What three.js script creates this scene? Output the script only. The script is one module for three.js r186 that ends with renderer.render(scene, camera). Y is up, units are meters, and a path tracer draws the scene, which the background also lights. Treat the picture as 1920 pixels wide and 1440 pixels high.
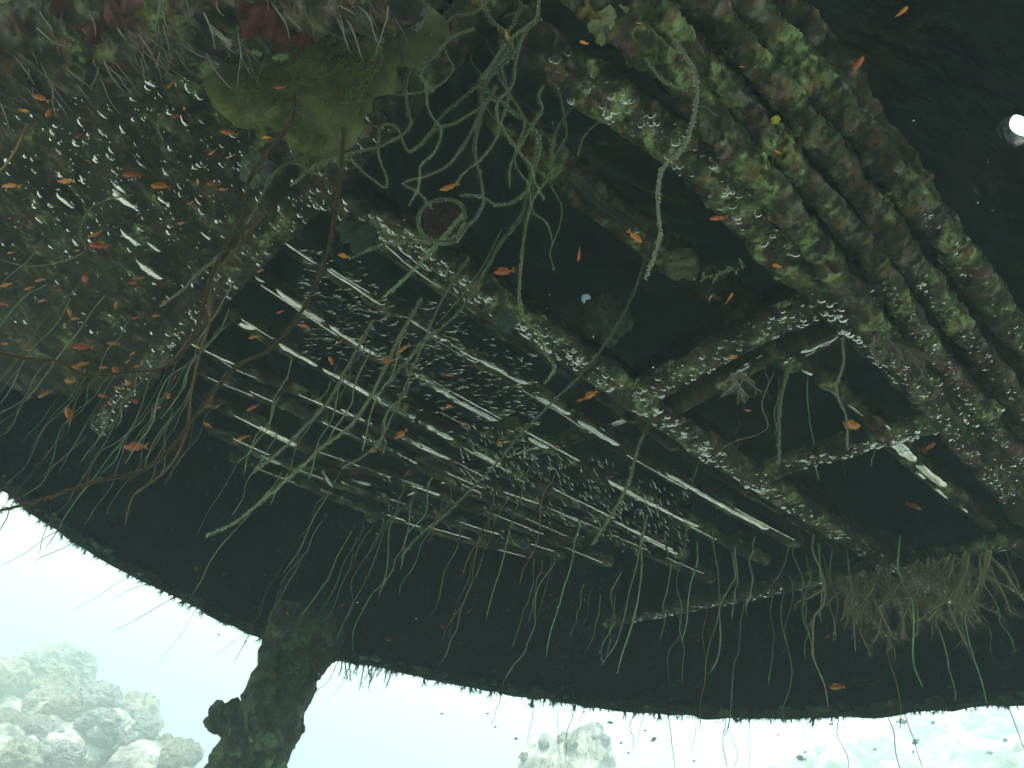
import * as THREE from 'three';
import { mergeGeometries } from 'three/addons/utils/BufferGeometryUtils.js';
import { ImprovedNoise } from 'three/addons/math/ImprovedNoise.js';
import { Brush, Evaluator, SUBTRACTION } from 'three-bvh-csg';

// ---------------------------------------------------------------- camera, water light, sun, exposure
const scene = new THREE.Scene();
const FOCAL = 1200, CAM = new THREE.Vector3(0, 1.6, 0);               // metres; FOCAL in pixels of a 1920 x 1440 frame
const FWD = new THREE.Vector3(0, 0.67145, -0.74105).normalize();
const UPV = new THREE.Vector3(-0.25672, 0.71621, 0.64895).normalize();
const RGT = new THREE.Vector3().crossVectors(FWD, UPV).normalize();
const camera = new THREE.PerspectiveCamera(2 * Math.atan(720 / FOCAL) * 180 / Math.PI, 4 / 3, 0.05, 300);
camera.position.copy(CAM); camera.up.copy(UPV); camera.lookAt(CAM.clone().add(FWD));

{ // open sunlit water all round: even pale blue, a little deeper blue to the sides, brighter overhead
  const W = 64, H = 64, d = new Float32Array(W * H * 4);
  for (let j = 0; j < H; j++) for (let i = 0; i < W; i++) {
    const up = Math.max(0, Math.sin(((j + 0.5) / H - 0.5) * Math.PI)), k = (j * W + i) * 4;
    d[k] = 1.18 + 0.3 * up; d[k + 1] = 1.57 + 0.4 * up; d[k + 2] = 1.60 + 0.4 * up; d[k + 3] = 1;
  }
  const t = new THREE.DataTexture(d, W, H, THREE.RGBAFormat, THREE.FloatType);
  t.mapping = THREE.EquirectangularReflectionMapping; t.magFilter = THREE.LinearFilter; t.minFilter = THREE.LinearFilter; t.needsUpdate = true;
  scene.background = t; scene.environment = t;
}
const sun = new THREE.DirectionalLight(new THREE.Color(1, 0.95, 0.84), 5.0);
sun.position.set(-4, 16, 5); sun.target.position.set(0, 0, -2);
sun.castShadow = true; sun.shadow.mapSize.set(2048, 2048); sun.shadow.radius = 4;
Object.assign(sun.shadow.camera, { left: -20, right: 20, top: 20, bottom: -20, near: 1, far: 60 });
scene.add(sun, sun.target);
scene.fog = new THREE.FogExp2(new THREE.Color().setRGB(0.79, 1.0, 0.93), 0.14);

const renderer = new THREE.WebGLRenderer({ antialias: true });
renderer.toneMapping = THREE.LinearToneMapping; renderer.toneMappingExposure = 5.6;
renderer.shadowMap.enabled = true; renderer.outputColorSpace = THREE.SRGBColorSpace;

// ---------------------------------------------------------------- helpers
let seedState = 12345;
const rnd = () => { seedState |= 0; seedState = seedState + 0x6D2B79F5 | 0; let t = Math.imul(seedState ^ seedState >>> 15, 1 | seedState); t = t + Math.imul(t ^ t >>> 7, 61 | t) ^ t; return ((t ^ t >>> 14) >>> 0) / 4294967296; };
const rr = (a, b) => a + (b - a) * rnd();
const V = (x, y, z) => new THREE.Vector3(x, y, z);
const perlin = new ImprovedNoise();
const ns = (x, y, z) => perlin.noise(x, y, z);
const fbm = (x, y, z, o = 3) => { let s = 0, a = 1, f = 1; for (let i = 0; i < o; i++) { s += a * ns(x * f + i * 7.3, y * f + i * 3.1, z * f - i * 5.7); a *= 0.5; f *= 2.03; } return s; };
const lerp = (a, b, t) => a + (b - a) * t, clamp = (x, a, b) => Math.min(b, Math.max(a, x)), sm = (a, b, x) => { const t = clamp((x - a) / (b - a), 0, 1); return t * t * (3 - 2 * t); };
function ray(px, py) { return V().addScaledVector(RGT, px - 960).addScaledVector(UPV, 720 - py).addScaledVector(FWD, FOCAL).normalize(); }
const TOP = 1.6;                                                     // frame underside above the diver's eye
function at(px, py, h = TOP) { const v = ray(px, py); return CAM.clone().addScaledVector(v, h / v.y); }      // where the sight line meets the level h above the eye
function far(px, py, depth) { const v = ray(px, py); return CAM.clone().addScaledVector(v, depth / v.dot(FWD)); }
const used = {};
function numbered(n) { const k = used[n] = (used[n] ?? -1) + 1; return k ? n + '_' + String(k).padStart(3, '0') : n; }
function tag(o, label, category, group, kind) { if (label) o.userData.label = label; if (category) o.userData.category = category; if (group) o.userData.group = group; if (kind) o.userData.kind = kind; return o; }
function shade(o) { o.castShadow = o.receiveShadow = true; return o; }
function thing(name, label, category, pos = [0, 0, 0], group) { const g = new THREE.Group(); g.name = numbered(name); g.position.set(...pos); tag(g, label, category, group); scene.add(g); return g; }
function part(name, geo, mat, parent) { const m = shade(new THREE.Mesh(geo, mat)); m.name = name; (parent || scene).add(m); return m; }
function solo(name, geo, mat, label, category, group, kind) { const m = shade(new THREE.Mesh(geo, mat)); m.name = numbered(name); tag(m, label, category, group, kind); scene.add(m); return m; }

// ---------------------------------------------------------------- materials
function noiseTex(size, fn, srgb) {
  const d = new Uint8Array(size * size * 4);
  for (let j = 0; j < size; j++) for (let i = 0; i < size; i++) { const c = fn(i / size, j / size), k = (j * size + i) * 4; d[k] = c[0]; d[k + 1] = c[1]; d[k + 2] = c[2]; d[k + 3] = 255; }
  const t = new THREE.DataTexture(d, size, size); t.wrapS = t.wrapT = THREE.RepeatWrapping; t.magFilter = THREE.LinearFilter; t.minFilter = THREE.LinearMipmapLinearFilter; t.generateMipmaps = true;
  if (srgb) t.colorSpace = THREE.SRGBColorSpace; t.needsUpdate = true; return t;
}
const lattice = (i, j, n, k) => { const h = Math.sin(((i % n + n) % n) * 127.1 + ((j % n + n) % n) * 311.7 + k * 74.7) * 43758.5453; return h - Math.floor(h); };
const cell = (u, v, n, k) => { const x = u * n, y = v * n, i = Math.floor(x), j = Math.floor(y), a = sm(0, 1, x - i), b = sm(0, 1, y - j); return lerp(lerp(lattice(i, j, n, k), lattice(i + 1, j, n, k), a), lerp(lattice(i, j + 1, n, k), lattice(i + 1, j + 1, n, k), a), b) - 0.5; };   // noise that repeats without a seam
const grain = (u, v, n, k, o) => { let t = 0, a = 1; for (let i = 0; i < o; i++) { t += a * cell(u, v, n << i, k + i * 13); a *= 0.62; } return t; };
const grainCol = noiseTex(512, (u, v) => { const a = grain(u, v, 12, 1, 5), b = grain(u, v, 40, 5, 3), c = grain(u, v, 22, 9, 4), k = clamp(0.62 + 0.55 * a + 0.5 * b, 0.12, 1), red = sm(0.12, 0.4, c), pale = sm(0.18, 0.42, -c + 0.3 * b); return [255 * clamp(lerp(k, k * 1.05, red) + 0.3 * pale, 0, 1), 255 * clamp(lerp(k, k * 0.8, red) + 0.3 * pale, 0, 1), 255 * clamp(lerp(k * 0.95, k * 0.8, red) + 0.26 * pale, 0, 1)]; }, true);
const paleCol = noiseTex(512, (u, v) => { const k = 255 * clamp(0.86 + 0.3 * grain(u, v, 10, 21, 5) + 0.15 * grain(u, v, 60, 25, 2), 0.35, 1); return [k, k, k]; }, true);
const grainBump = noiseTex(512, (u, v) => { const k = clamp(0.5 + 0.5 * grain(u, v, 16, 3, 5), 0, 1) * 255; return [k, k, k]; });
const crustMat = new THREE.MeshStandardMaterial({ vertexColors: true, roughness: 0.92, metalness: 0, map: grainCol, bumpMap: grainBump, bumpScale: 0.010, side: THREE.DoubleSide });
const softMat = new THREE.MeshStandardMaterial({ vertexColors: true, roughness: 0.95, side: THREE.DoubleSide });
const fishMat = new THREE.MeshPhysicalMaterial({ vertexColors: true, roughness: 0.45, specularIntensity: 0.6, side: THREE.DoubleSide });
const silverMat = new THREE.MeshPhysicalMaterial({ color: new THREE.Color(0.78, 0.82, 0.76), roughness: 0.25, metalness: 0.5, side: THREE.DoubleSide });
const bubbleMat = new THREE.MeshPhysicalMaterial({ color: 0xffffff, roughness: 0.0, metalness: 0, transmission: 1, thickness: 0.01, ior: 0.75 });   // air under water: mirrors at a slant, clear when looked at straight
const cloudedMat = new THREE.MeshPhysicalMaterial({ color: new THREE.Color(0.22, 0.26, 0.3), transmission: 0.5, thickness: 0, roughness: 1 });
const glassMat = new THREE.MeshPhysicalMaterial({ color: 0xffffff, transmission: 1, thickness: 0, roughness: 0.05, ior: 1.5 });

const PAL = {
  dark: [0.026, 0.030, 0.014], olive: [0.048, 0.082, 0.030], maroon: [0.064, 0.034, 0.026], sage: [0.21, 0.28, 0.135], ochre: [0.145, 0.135, 0.042], mauve: [0.125, 0.118, 0.108], rust: [0.086, 0.054, 0.030],
};
function crust(p, bias = {}, out = []) {
  const { pale = 0, red = 0, dark = 0, yellow = 0, mauve = 0 } = bias;
  let c = PAL.olive.slice();
  const mix = (q, k) => { for (let i = 0; i < 3; i++) c[i] = lerp(c[i], q[i], k); };
  const n1 = fbm(p.x * 3.1, p.y * 3.1, p.z * 3.1, 3), n2 = fbm(p.x * 9 + 20, p.y * 9, p.z * 9, 3), n3 = fbm(p.x * 24 - 7, p.y * 24, p.z * 24 + 9, 2), n4 = fbm(p.x * 15 + 3, p.y * 15 + 40, p.z * 15, 2);
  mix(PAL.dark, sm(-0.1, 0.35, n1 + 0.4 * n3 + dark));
  mix(PAL.maroon, sm(0.16, 0.38, n2 + 0.5 * n3 + red));
  mix(PAL.mauve, sm(0.15, 0.4, n4 + 0.5 * n2 + mauve));
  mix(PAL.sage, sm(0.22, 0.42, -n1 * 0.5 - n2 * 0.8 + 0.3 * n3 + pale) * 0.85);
  mix(PAL.ochre, sm(0.34, 0.5, n4 * 0.7 - n3 * 0.7 + yellow));
  mix(PAL.rust, sm(0.36, 0.55, n3 - n4 * 0.4 + red * 0.5));
  const k = 1.1 * (1 + 0.5 * n3); out[0] = c[0] * k; out[1] = c[1] * k; out[2] = c[2] * k; return out;
}
function geoFrom(pos, idx, col, uv) {
  const g = new THREE.BufferGeometry();
  g.setAttribute('position', new THREE.Float32BufferAttribute(pos, 3));
  if (col) g.setAttribute('color', new THREE.Float32BufferAttribute(col, 3));
  if (uv) g.setAttribute('uv', new THREE.Float32BufferAttribute(uv, 2));
  g.setIndex(idx); g.computeVertexNormals(); return g;
}
const spline = (pts) => new THREE.CatmullRomCurve3(pts, false, 'centripetal');
// A crusted beam swept along a curve: rounded-rectangle section, lumpy growth, patches of colour
function beam(pts, { w, h = w, seg = 0.009, n = 34, amp = 0.01, freq = 16, p = 0.55, bias = {}, taper = 1, big = 0 }) {
  const c = spline(pts), L = c.getLength(), m = Math.max(4, Math.round(L / seg)), pos = [], col = [], uv = [], idx = [], Y = V(0, 1, 0), rgb = [];
  const P = c.getSpacedPoints(m);
  const fine = [], run = [0]; for (let k = 0; k <= 720; k++) { const a = k / 720 * Math.PI * 2, cx = Math.cos(a), sy = Math.sin(a); fine.push([Math.sign(cx) * Math.pow(Math.abs(cx), p) * w / 2, Math.sign(sy) * Math.pow(Math.abs(sy), p) * h / 2]); if (k) run.push(run[k - 1] + Math.hypot(fine[k][0] - fine[k - 1][0], fine[k][1] - fine[k - 1][1])); }
  const section = []; for (let k = 0, j = 0; k <= n; k++) { const want = run[720] * k / n; while (j < 719 && run[j + 1] < want) j++; const t = clamp((want - run[j]) / (run[j + 1] - run[j] + 1e-9), 0, 1); section.push([lerp(fine[j][0], fine[j + 1][0], t), lerp(fine[j][1], fine[j + 1][1], t)]); }   // evenly spaced points round the section
  for (let i = 0; i <= m; i++) {
    const T = V().subVectors(P[Math.min(m, i + 1)], P[Math.max(0, i - 1)]).normalize(), S = V().crossVectors(T, Y).normalize(), U = V().crossVectors(S, T);
    const e = Math.min(i, m - i) * seg, end = 1 - 0.9 * Math.pow(clamp(1 - e / (w * 0.4), 0, 1), 2);
    for (let k = 0; k <= n; k++) {
      const g = end * lerp(1, taper, i / m), x = section[k][0] * g, y = section[k][1] * g, cx = section[k][0] / (w / 2), sy = section[k][1] / (h / 2), nl = Math.hypot(cx ** 5, sy ** 5) || 1;
      const q = P[i].clone().addScaledVector(S, x).addScaledVector(U, y), N = V().addScaledVector(S, cx ** 5 / nl).addScaledVector(U, sy ** 5 / nl);
      let d = amp * (fbm(q.x * freq, q.y * freq, q.z * freq, 3) + 0.3) + amp * 0.6 * Math.abs(fbm(q.x * 42, q.y * 42, q.z * 42, 2));
      if (big) d += big * Math.max(0, fbm(q.x * 4 + 9, q.y * 4, q.z * 4, 2));
      if (k === n) { /* same point as k = 0 */ }
      q.addScaledVector(N, d);
      pos.push(q.x, q.y, q.z); crust(q, bias, rgb); col.push(...rgb); uv.push(i * seg * 2.2, k / n * run[720] * 2.2);
      if (i < m && k < n) { const A = i * (n + 1) + k, B = A + n + 1; idx.push(A, A + 1, B, B, A + 1, B + 1); }
    }
  }
  const g = geoFrom(pos, idx, col, uv); g.userData = {};
  return { geo: g, curve: c, L, w, h };
}
// A soft whip / stalk: tube along a curve with its own tapering radius and a bumpy skin
function whipGeo(pts, r, { n = 6, seg = 0.018, color = [0.2, 0.3, 0.2], tip = color, rough = 0.25 }) {
  const c = spline(pts), L = c.getLength(), m = clamp(Math.round(L / seg), 8, 160), P = c.getSpacedPoints(m), F = c.computeFrenetFrames(m, false), pos = [], col = [], idx = [];
  for (let i = 0; i <= m; i++) for (let k = 0; k <= n; k++) {
    const a = (k % n) / n * Math.PI * 2, t = i / m, R = r * (1.05 - 0.5 * t) * (t > 0.97 ? 0.55 : 1) * (1 + rough * ns(i * 1.7, (k % n) * 2.1, L * 9));
    const q = P[i].clone().addScaledVector(F.normals[i], Math.cos(a) * R).addScaledVector(F.binormals[i], Math.sin(a) * R);
    pos.push(q.x, q.y, q.z); const v = 1 + 0.25 * ns(i * 0.9, k, 3.3); for (let j = 0; j < 3; j++) col.push(lerp(color[j], tip[j], t) * v);
    if (i < m && k < n) { const A = i * (n + 1) + k, B = A + n + 1; idx.push(A, B, A + 1, B, B + 1, A + 1); }
  }
  const g = geoFrom(pos, idx, col); g.userData = { P, F, m, L }; return g;
}

// ---------------------------------------------------------------- the setting: seabed
const C0 = { x: -0.2, z: -2.1 };                                      // axis of the hangar
{
  const pos = [], idx = [], col = [], uv = [], nr = 60, na = 96;
  for (let i = 0; i <= nr; i++) for (let k = 0; k <= na; k++) {
    const r = 0.3 + 22 * Math.pow(i / nr, 1.6), a = (k % na) / na * Math.PI * 2, x = Math.cos(a) * r, z = -2 + Math.sin(a) * r;
    pos.push(x, 0.12 * fbm(x * 0.5, 0, z * 0.5, 3) - 0.02, z); const v = 0.9 + 0.25 * fbm(x * 1.3, 4, z * 1.3, 3); col.push(0.46 * v, 0.42 * v, 0.29 * v); uv.push(x * 0.8, z * 0.8);
    if (i < nr && k < na) { const A = i * (na + 1) + k, B = A + na + 1; idx.push(A, A + 1, B, B, A + 1, B + 1); }
  }
  const g = geoFrom(pos, idx, col, uv);
  const m = solo('seabed', g, new THREE.MeshStandardMaterial({ vertexColors: true, roughness: 1, map: paleCol, bumpMap: grainBump, bumpScale: 0.03, side: THREE.DoubleSide }), 'pale sand seabed under the sunken hangar', 'seabed', null, 'structure');
}

// ---------------------------------------------------------------- the hangar
const hangar = thing('sunken_hangar', 'sunken steel dome overgrown with coral, seen from inside under its open frame', 'wreck');
const RIM = [[-250, 770], [0, 905], [100, 980], [200, 1045], [330, 1112], [490, 1190], [620, 1225], [700, 1242], [820, 1268], [960, 1297], [1080, 1315], [1200, 1328], [1400, 1340], [1550, 1337], [1650, 1332], [1800, 1318], [1920, 1311], [2150, 1290]].map(([x, y]) => { const p = at(x, y); return { a: Math.atan2(p.z - C0.z, p.x - C0.x), r: Math.hypot(p.x - C0.x, p.z - C0.z) }; }).sort((a, b) => a.a - b.a);
function rimR(a) {
  while (a > Math.PI) a -= 2 * Math.PI; while (a < -Math.PI) a += 2 * Math.PI;
  const A = RIM[0], B = RIM[RIM.length - 1]; let r;
  if (a < A.a) r = lerp(A.r, 3.35, sm(0, 0.9, A.a - a)); else if (a > B.a) r = lerp(B.r, 3.35, sm(0, 0.9, a - B.a));
  else { let i = 0; while (RIM[i + 1].a < a) i++; r = lerp(RIM[i].r, RIM[i + 1].r, (a - RIM[i].a) / (RIM[i + 1].a - RIM[i].a)); }
  return r;
}
const RIMY = CAM.y + TOP;
const PROFILE = new THREE.SplineCurve([[1, 0], [1.045, 0.14], [1.09, 0.45], [1.085, 0.85], [1.0, 1.28], [0.84, 1.68], [0.62, 2.0], [0.34, 2.22], [0.0003, 2.3]].map((p) => new THREE.Vector2(...p)));
{
  const na = 260, np = 44, pos = [], idx = [], col = [], uv = [], rgb = [];
  const inner = PROFILE.getSpacedPoints(np), rows = [];
  inner.forEach((p, i) => rows.push([p.x, p.y, 0]));
  rows.push([0.0003, 2.38, 0]); for (let i = np - 1; i >= 0; i--) { const p = inner[i]; rows.push([p.x + 0.022, p.y + 0.06 * (i / np), 1]); }
  rows.push([1.01, -0.02, 1], [1, 0, 0]);
  rows.forEach(([sx, y, out], i) => {
    for (let k = 0; k <= na; k++) {
      const a = (k % na) / na * Math.PI * 2 - Math.PI, R = rimR(a) * lerp(1, 1, 0), low = clamp(1 - y / 0.25, 0, 1);
      let r = R * sx, x = C0.x + Math.cos(a) * r, z = C0.z + Math.sin(a) * r, yy = RIMY + y;
      const f = fbm(x * 5, yy * 5, z * 5, 4), edge = i === 0 || i >= rows.length - 2;
      if (i > 0 && i < rows.length - 1) { x += Math.cos(a) * 0.03 * f; z += Math.sin(a) * 0.03 * f; }
      yy += low * (0.03 * f + 0.012 * ns(a * 60, 3, sx * 10));
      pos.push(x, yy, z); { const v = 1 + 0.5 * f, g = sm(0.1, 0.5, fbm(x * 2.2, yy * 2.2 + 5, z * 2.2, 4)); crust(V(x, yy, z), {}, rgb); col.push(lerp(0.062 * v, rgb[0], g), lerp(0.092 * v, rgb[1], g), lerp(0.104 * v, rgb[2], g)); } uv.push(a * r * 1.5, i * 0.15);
      if (i < rows.length - 1 && k < na) { const A = i * (na + 1) + k, B = A + na + 1; idx.push(A, A + 1, B, B, A + 1, B + 1); }
    }
  });
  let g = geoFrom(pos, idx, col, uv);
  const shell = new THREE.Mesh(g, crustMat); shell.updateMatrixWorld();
  // portholes, cut where the sight lines through these picture points meet the shell
  const caster = new THREE.Raycaster(), holes = [];
  for (const [px, py, r] of [[1912, 240, 0.075], [1100, 560, 0.045]]) {
    caster.set(CAM, ray(px, py)); const hit = caster.intersectObject(shell)[0]; if (!hit) continue;
    const nrm = V(hit.point.x - C0.x, (hit.point.y - RIMY - 0.6) * 1.3, hit.point.z - C0.z).normalize();
    holes.push({ p: hit.point, nrm, r });
  }
  const ev = new Evaluator(); ev.attributes = ['position', 'normal', 'color', 'uv']; ev.useGroups = false;
  let A = new Brush(g, crustMat); A.updateMatrixWorld();
  for (const h of holes) {
    const cg = new THREE.CylinderGeometry(h.r, h.r, 0.7, 28, 1); cg.setAttribute('color', new THREE.Float32BufferAttribute(new Float32Array(cg.attributes.position.count * 3).fill(0.05), 3));
    const B = new Brush(cg, crustMat); B.position.copy(h.p); B.quaternion.setFromUnitVectors(V(0, 1, 0), h.nrm); B.updateMatrixWorld();
    A = ev.evaluate(A, B, SUBTRACTION); A.updateMatrixWorld();
  }
  A.geometry.computeVertexNormals();
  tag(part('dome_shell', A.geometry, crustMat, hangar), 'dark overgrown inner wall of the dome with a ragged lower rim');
  for (const h of holes) {
    const n = 40, pts = []; for (let i = 0; i <= n; i++) { const a = i / n * Math.PI * 2; pts.push(V(Math.cos(a) * (h.r + 0.012), 0, Math.sin(a) * (h.r + 0.012))); }
    const tg = new THREE.TorusGeometry(h.r + 0.014, 0.02, 10, 40), cc = []; tg.rotateX(Math.PI / 2);
    const q = tg.attributes.position; for (let i = 0; i < q.count; i++) { const v = V().fromBufferAttribute(q, i), k = 1 + 0.25 * ns(v.x * 40, v.y * 40, v.z * 40); q.setXYZ(i, v.x * (1 + 0.04 * (k - 1)), v.y * k, v.z * (1 + 0.04 * (k - 1))); cc.push(0.06 * k, 0.06 * k, 0.045 * k); }
    tg.setAttribute('color', new THREE.Float32BufferAttribute(cc, 3)); tg.computeVertexNormals();
    const f = part('porthole_frame', tg, crustMat, hangar); f.position.copy(h.p).addScaledVector(h.nrm, -0.015); f.quaternion.setFromUnitVectors(V(0, 1, 0), h.nrm);
    const gl = part('pane', new THREE.CircleGeometry(h.r + 0.01, 32).rotateX(-Math.PI / 2), h.r < 0.05 ? cloudedMat : glassMat, f); gl.position.set(0, 0.02, 0);
  }
}
// legs: one in view by the rim
const legTop = at(566, 1196, TOP);
{
  const pts = []; for (let i = 0; i <= 8; i++) pts.push(V(legTop.x, lerp(RIMY + 0.15, -0.1, i / 8), legTop.z));
  const n = 28, m = 150, pos = [], idx = [], col = [], uv = [], rgb = [];
  for (let i = 0; i <= m; i++) for (let k = 0; k <= n; k++) {
    const a = (k % n) / n * Math.PI * 2, y = lerp(RIMY + 0.15, -0.1, i / m); let r = 0.235 + 0.05 * sm(RIMY - 0.25, RIMY + 0.1, y);
    const x0 = Math.cos(a) * r, z0 = Math.sin(a) * r; r += 0.05 * fbm(x0 * 5 + 3, y * 4, z0 * 5, 4) + 0.015 * Math.abs(ns(x0 * 30, y * 30, z0 * 30));
    const q = V(legTop.x + Math.cos(a) * r, y, legTop.z + Math.sin(a) * r); pos.push(q.x, q.y, q.z); crust(q, { pale: 0.42, dark: -0.3 }, rgb); col.push(...rgb); uv.push(k / n * 3, y * 2);
    if (i < m && k < n) { const A = i * (n + 1) + k, B = A + n + 1; idx.push(A, B, A + 1, B, B + 1, A + 1); }
  }
  tag(part('leg', geoFrom(pos, idx, col, uv), crustMat, hangar), 'thick coral-crusted leg standing under the far rim');
}
// frame members. Points are picture points, put where their sight lines meet the level of that member.
const line = (L, dh = 0) => L.map(([x, y, e = 0]) => at(x, y, TOP + dh + e));
const members = [];                                                   // those that carry bubbles
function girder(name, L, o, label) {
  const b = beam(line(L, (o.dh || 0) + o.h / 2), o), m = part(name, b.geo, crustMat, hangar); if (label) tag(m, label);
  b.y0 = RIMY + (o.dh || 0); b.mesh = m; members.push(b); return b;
}
const G1 = girder('girder', [[935, 40], [1085, 145], [1220, 235], [1340, 330], [1450, 460], [1545, 545], [1650, 640], [1775, 770], [1890, 890], [2010, 1010]], { w: 0.108, h: 0.045, amp: 0.009, freq: 12, big: 0.02, bias: { pale: 0.2 } }, 'broad flat girder dotted with silver bubbles');
const G2 = girder('girder', [[960, -60], [820, 105], [700, 235], [590, 360], [490, 455], [400, 555], [310, 655], [235, 740], [190, 800]], { w: 0.09, h: 0.06, amp: 0.010, freq: 13, big: 0.03, bias: { red: 0.1, pale: 0.06 } }, 'reddish crusted girder with bubbles');
const G3 = girder('girder', [[560, 330], [650, 385], [760, 440], [900, 545], [1060, 650], [1220, 765], [1380, 870], [1540, 975], [1700, 1065], [1800, 1125]], { w: 0.092, h: 0.045, amp: 0.009, freq: 13, big: 0.025, bias: { pale: 0.12, yellow: 0.06, red: 0.03 } }, 'long diagonal girder with pale growth and bubbles');
const G4 = girder('girder', [[1190, 745], [1290, 690], [1390, 635], [1480, 590], [1570, 560], [1660, 540]], { w: 0.095, h: 0.045, amp: 0.01, freq: 14, big: 0.02, bias: { red: 0.05, dark: 0.05 } });
const G5 = girder('girder', [[1390, 905], [1480, 868], [1590, 834], [1700, 804], [1800, 782], [1880, 765]], { w: 0.072, h: 0.05, amp: 0.009, freq: 15, big: 0.012, bias: { pale: 0.08 } });
const G6 = girder('girder', [[1130, 1166], [1260, 1140], [1400, 1112], [1550, 1080], [1690, 1052], [1830, 1024], [1990, 990]], { w: 0.066, h: 0.05, amp: 0.009, freq: 15, dh: 0.0, bias: { pale: 0.06, yellow: 0.1 } });
const G7 = girder('girder', [[890, 160], [960, 225], [1060, 320], [1160, 405], [1260, 480], [1350, 540], [1420, 590]], { w: 0.11, h: 0.06, dh: 0.24, amp: 0.014, freq: 14, bias: { red: 0.08, dark: 0.1 } }, 'inner girder with a dim channel of trapped air');
const G8 = girder('girder', [[1640, 790], [1700, 840], [1770, 905], [1850, 975], [1930, 1040]], { w: 0.06, h: 0.05, dh: 0.06, amp: 0.009, freq: 15, bias: { dark: 0.05 } });
members.pop();
// upright webs above the girders
girder('web_plate', [[640, 380, 0.05], [760, 440, 0.05], [900, 545, 0.05], [1060, 650, 0.05], [1220, 765, 0.05], [1400, 880, 0.05], [1700, 1065, 0.05]], { w: 0.05, h: 0.26, dh: 0.0, amp: 0.014, bias: { red: 0.12, dark: 0.2, pale: -0.2 } }); members.pop();
girder('web_plate', [[1200, 745, 0.05], [1290, 690, 0.05], [1390, 635, 0.05], [1480, 590, 0.05], [1570, 560, 0.05]], { w: 0.07, h: 0.34, amp: 0.03, freq: 9, bias: { dark: 0.15, pale: -0.1 } }); members.pop();
// ring pipes along the near side
const ringLines = [
  [[1060, -40], [1160, 40], [1230, 100], [1320, 200], [1430, 330], [1535, 465], [1625, 590], [1740, 745], [1870, 900], [1990, 1040]],
  [[1190, -30], [1290, 90], [1415, 225], [1525, 350], [1625, 470], [1720, 610], [1840, 770], [1960, 920]],
  [[1280, -40], [1390, 80], [1510, 225], [1630, 385], [1745, 540], [1870, 700], [1970, 830]],
  [[1330, -50], [1460, 75], [1590, 215], [1700, 355], [1800, 480], [1910, 630], [2000, 750]],
];
const rings = ringLines.map((L, i) => { const b = beam(line(L, [0.01, 0.035, 0.05, 0.075][i]), { w: [0.062, 0.052, 0.05, 0.056][i], h: [0.085, 0.075, 0.07, 0.07][i], p: 0.42, amp: 0.013, freq: 15, big: 0.012, bias: [{ red: 0.12, pale: 0.06, mauve: 0.22, yellow: 0.05 }, { pale: 0.08, red: 0.06, mauve: 0.2 }, { red: 0.06, mauve: 0.16 }, { red: 0.08, mauve: 0.1 }][i] }); b.y0 = RIMY + [0.01, 0.035, 0.05, 0.075][i] - b.h / 2; tag(part('ring_pipe', b.geo, crustMat, hangar), ['innermost crusted ring pipe with mauve and ochre growth', 'second crusted ring pipe with pale lumps', 'third ring pipe from the middle', 'dark outermost ring pipe'][i]); return b; });
// a plate with darker crust colours over the pipes closes the gaps between them
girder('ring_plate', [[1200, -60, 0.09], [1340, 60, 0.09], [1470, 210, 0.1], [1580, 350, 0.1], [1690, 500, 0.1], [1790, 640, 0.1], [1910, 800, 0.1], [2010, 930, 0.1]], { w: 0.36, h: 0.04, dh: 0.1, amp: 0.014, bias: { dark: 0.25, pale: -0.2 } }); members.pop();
// lighter ribs, with pockets of air held under them
function pocket(pts, w, parent, y) {
  const c = spline(pts.map((p) => V(p.x, y, p.z))), L = c.getLength(), m = Math.max(6, Math.round(L / 0.008)), P = c.getSpacedPoints(m), pos = [], idx = [], s = rnd() * 99;
  const prof = [[-1, 0.007], [-0.98, 0.001], [-0.9, -0.0035], [-0.74, -0.0055], [-0.3, -0.006], [0.3, -0.006], [0.74, -0.0055], [0.9, -0.0035], [0.98, 0.001], [1, 0.007]];
  for (let i = 0; i <= m; i++) {
    const T = V().subVectors(P[Math.min(m, i + 1)], P[Math.max(0, i - 1)]).normalize(), S = V(-T.z, 0, T.x).normalize(), e = Math.min(i, m - i) / m * L, end = Math.sqrt(clamp(e / (w * 0.7), 0.0, 1)) * 0.94 + 0.06;
    const wl = w / 2 * end * (1 + 0.5 * ns(i * 0.06, s, 1) + 0.3 * ns(i * 0.21, s, 4)), wr = w / 2 * end * (1 + 0.5 * ns(i * 0.06, s, 9) + 0.3 * ns(i * 0.21, s, 14));
    prof.forEach(([u, v]) => { const q = P[i].clone().addScaledVector(S, u * (u < 0 ? wl : wr)); pos.push(q.x, q.y + v * (0.5 + 0.5 * end) + (Math.abs(u) < 0.95 ? 0.0016 * fbm(q.x * 26, s, q.z * 26, 2) : 0), q.z); });
    if (i < m) for (let k = 0; k < 9; k++) { const A = i * 10 + k, B = A + 10; idx.push(A, B, A + 1, B, B + 1, A + 1); }
  }
  return part('air_pocket', geoFrom(pos, idx), bubbleMat, parent);
}
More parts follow.
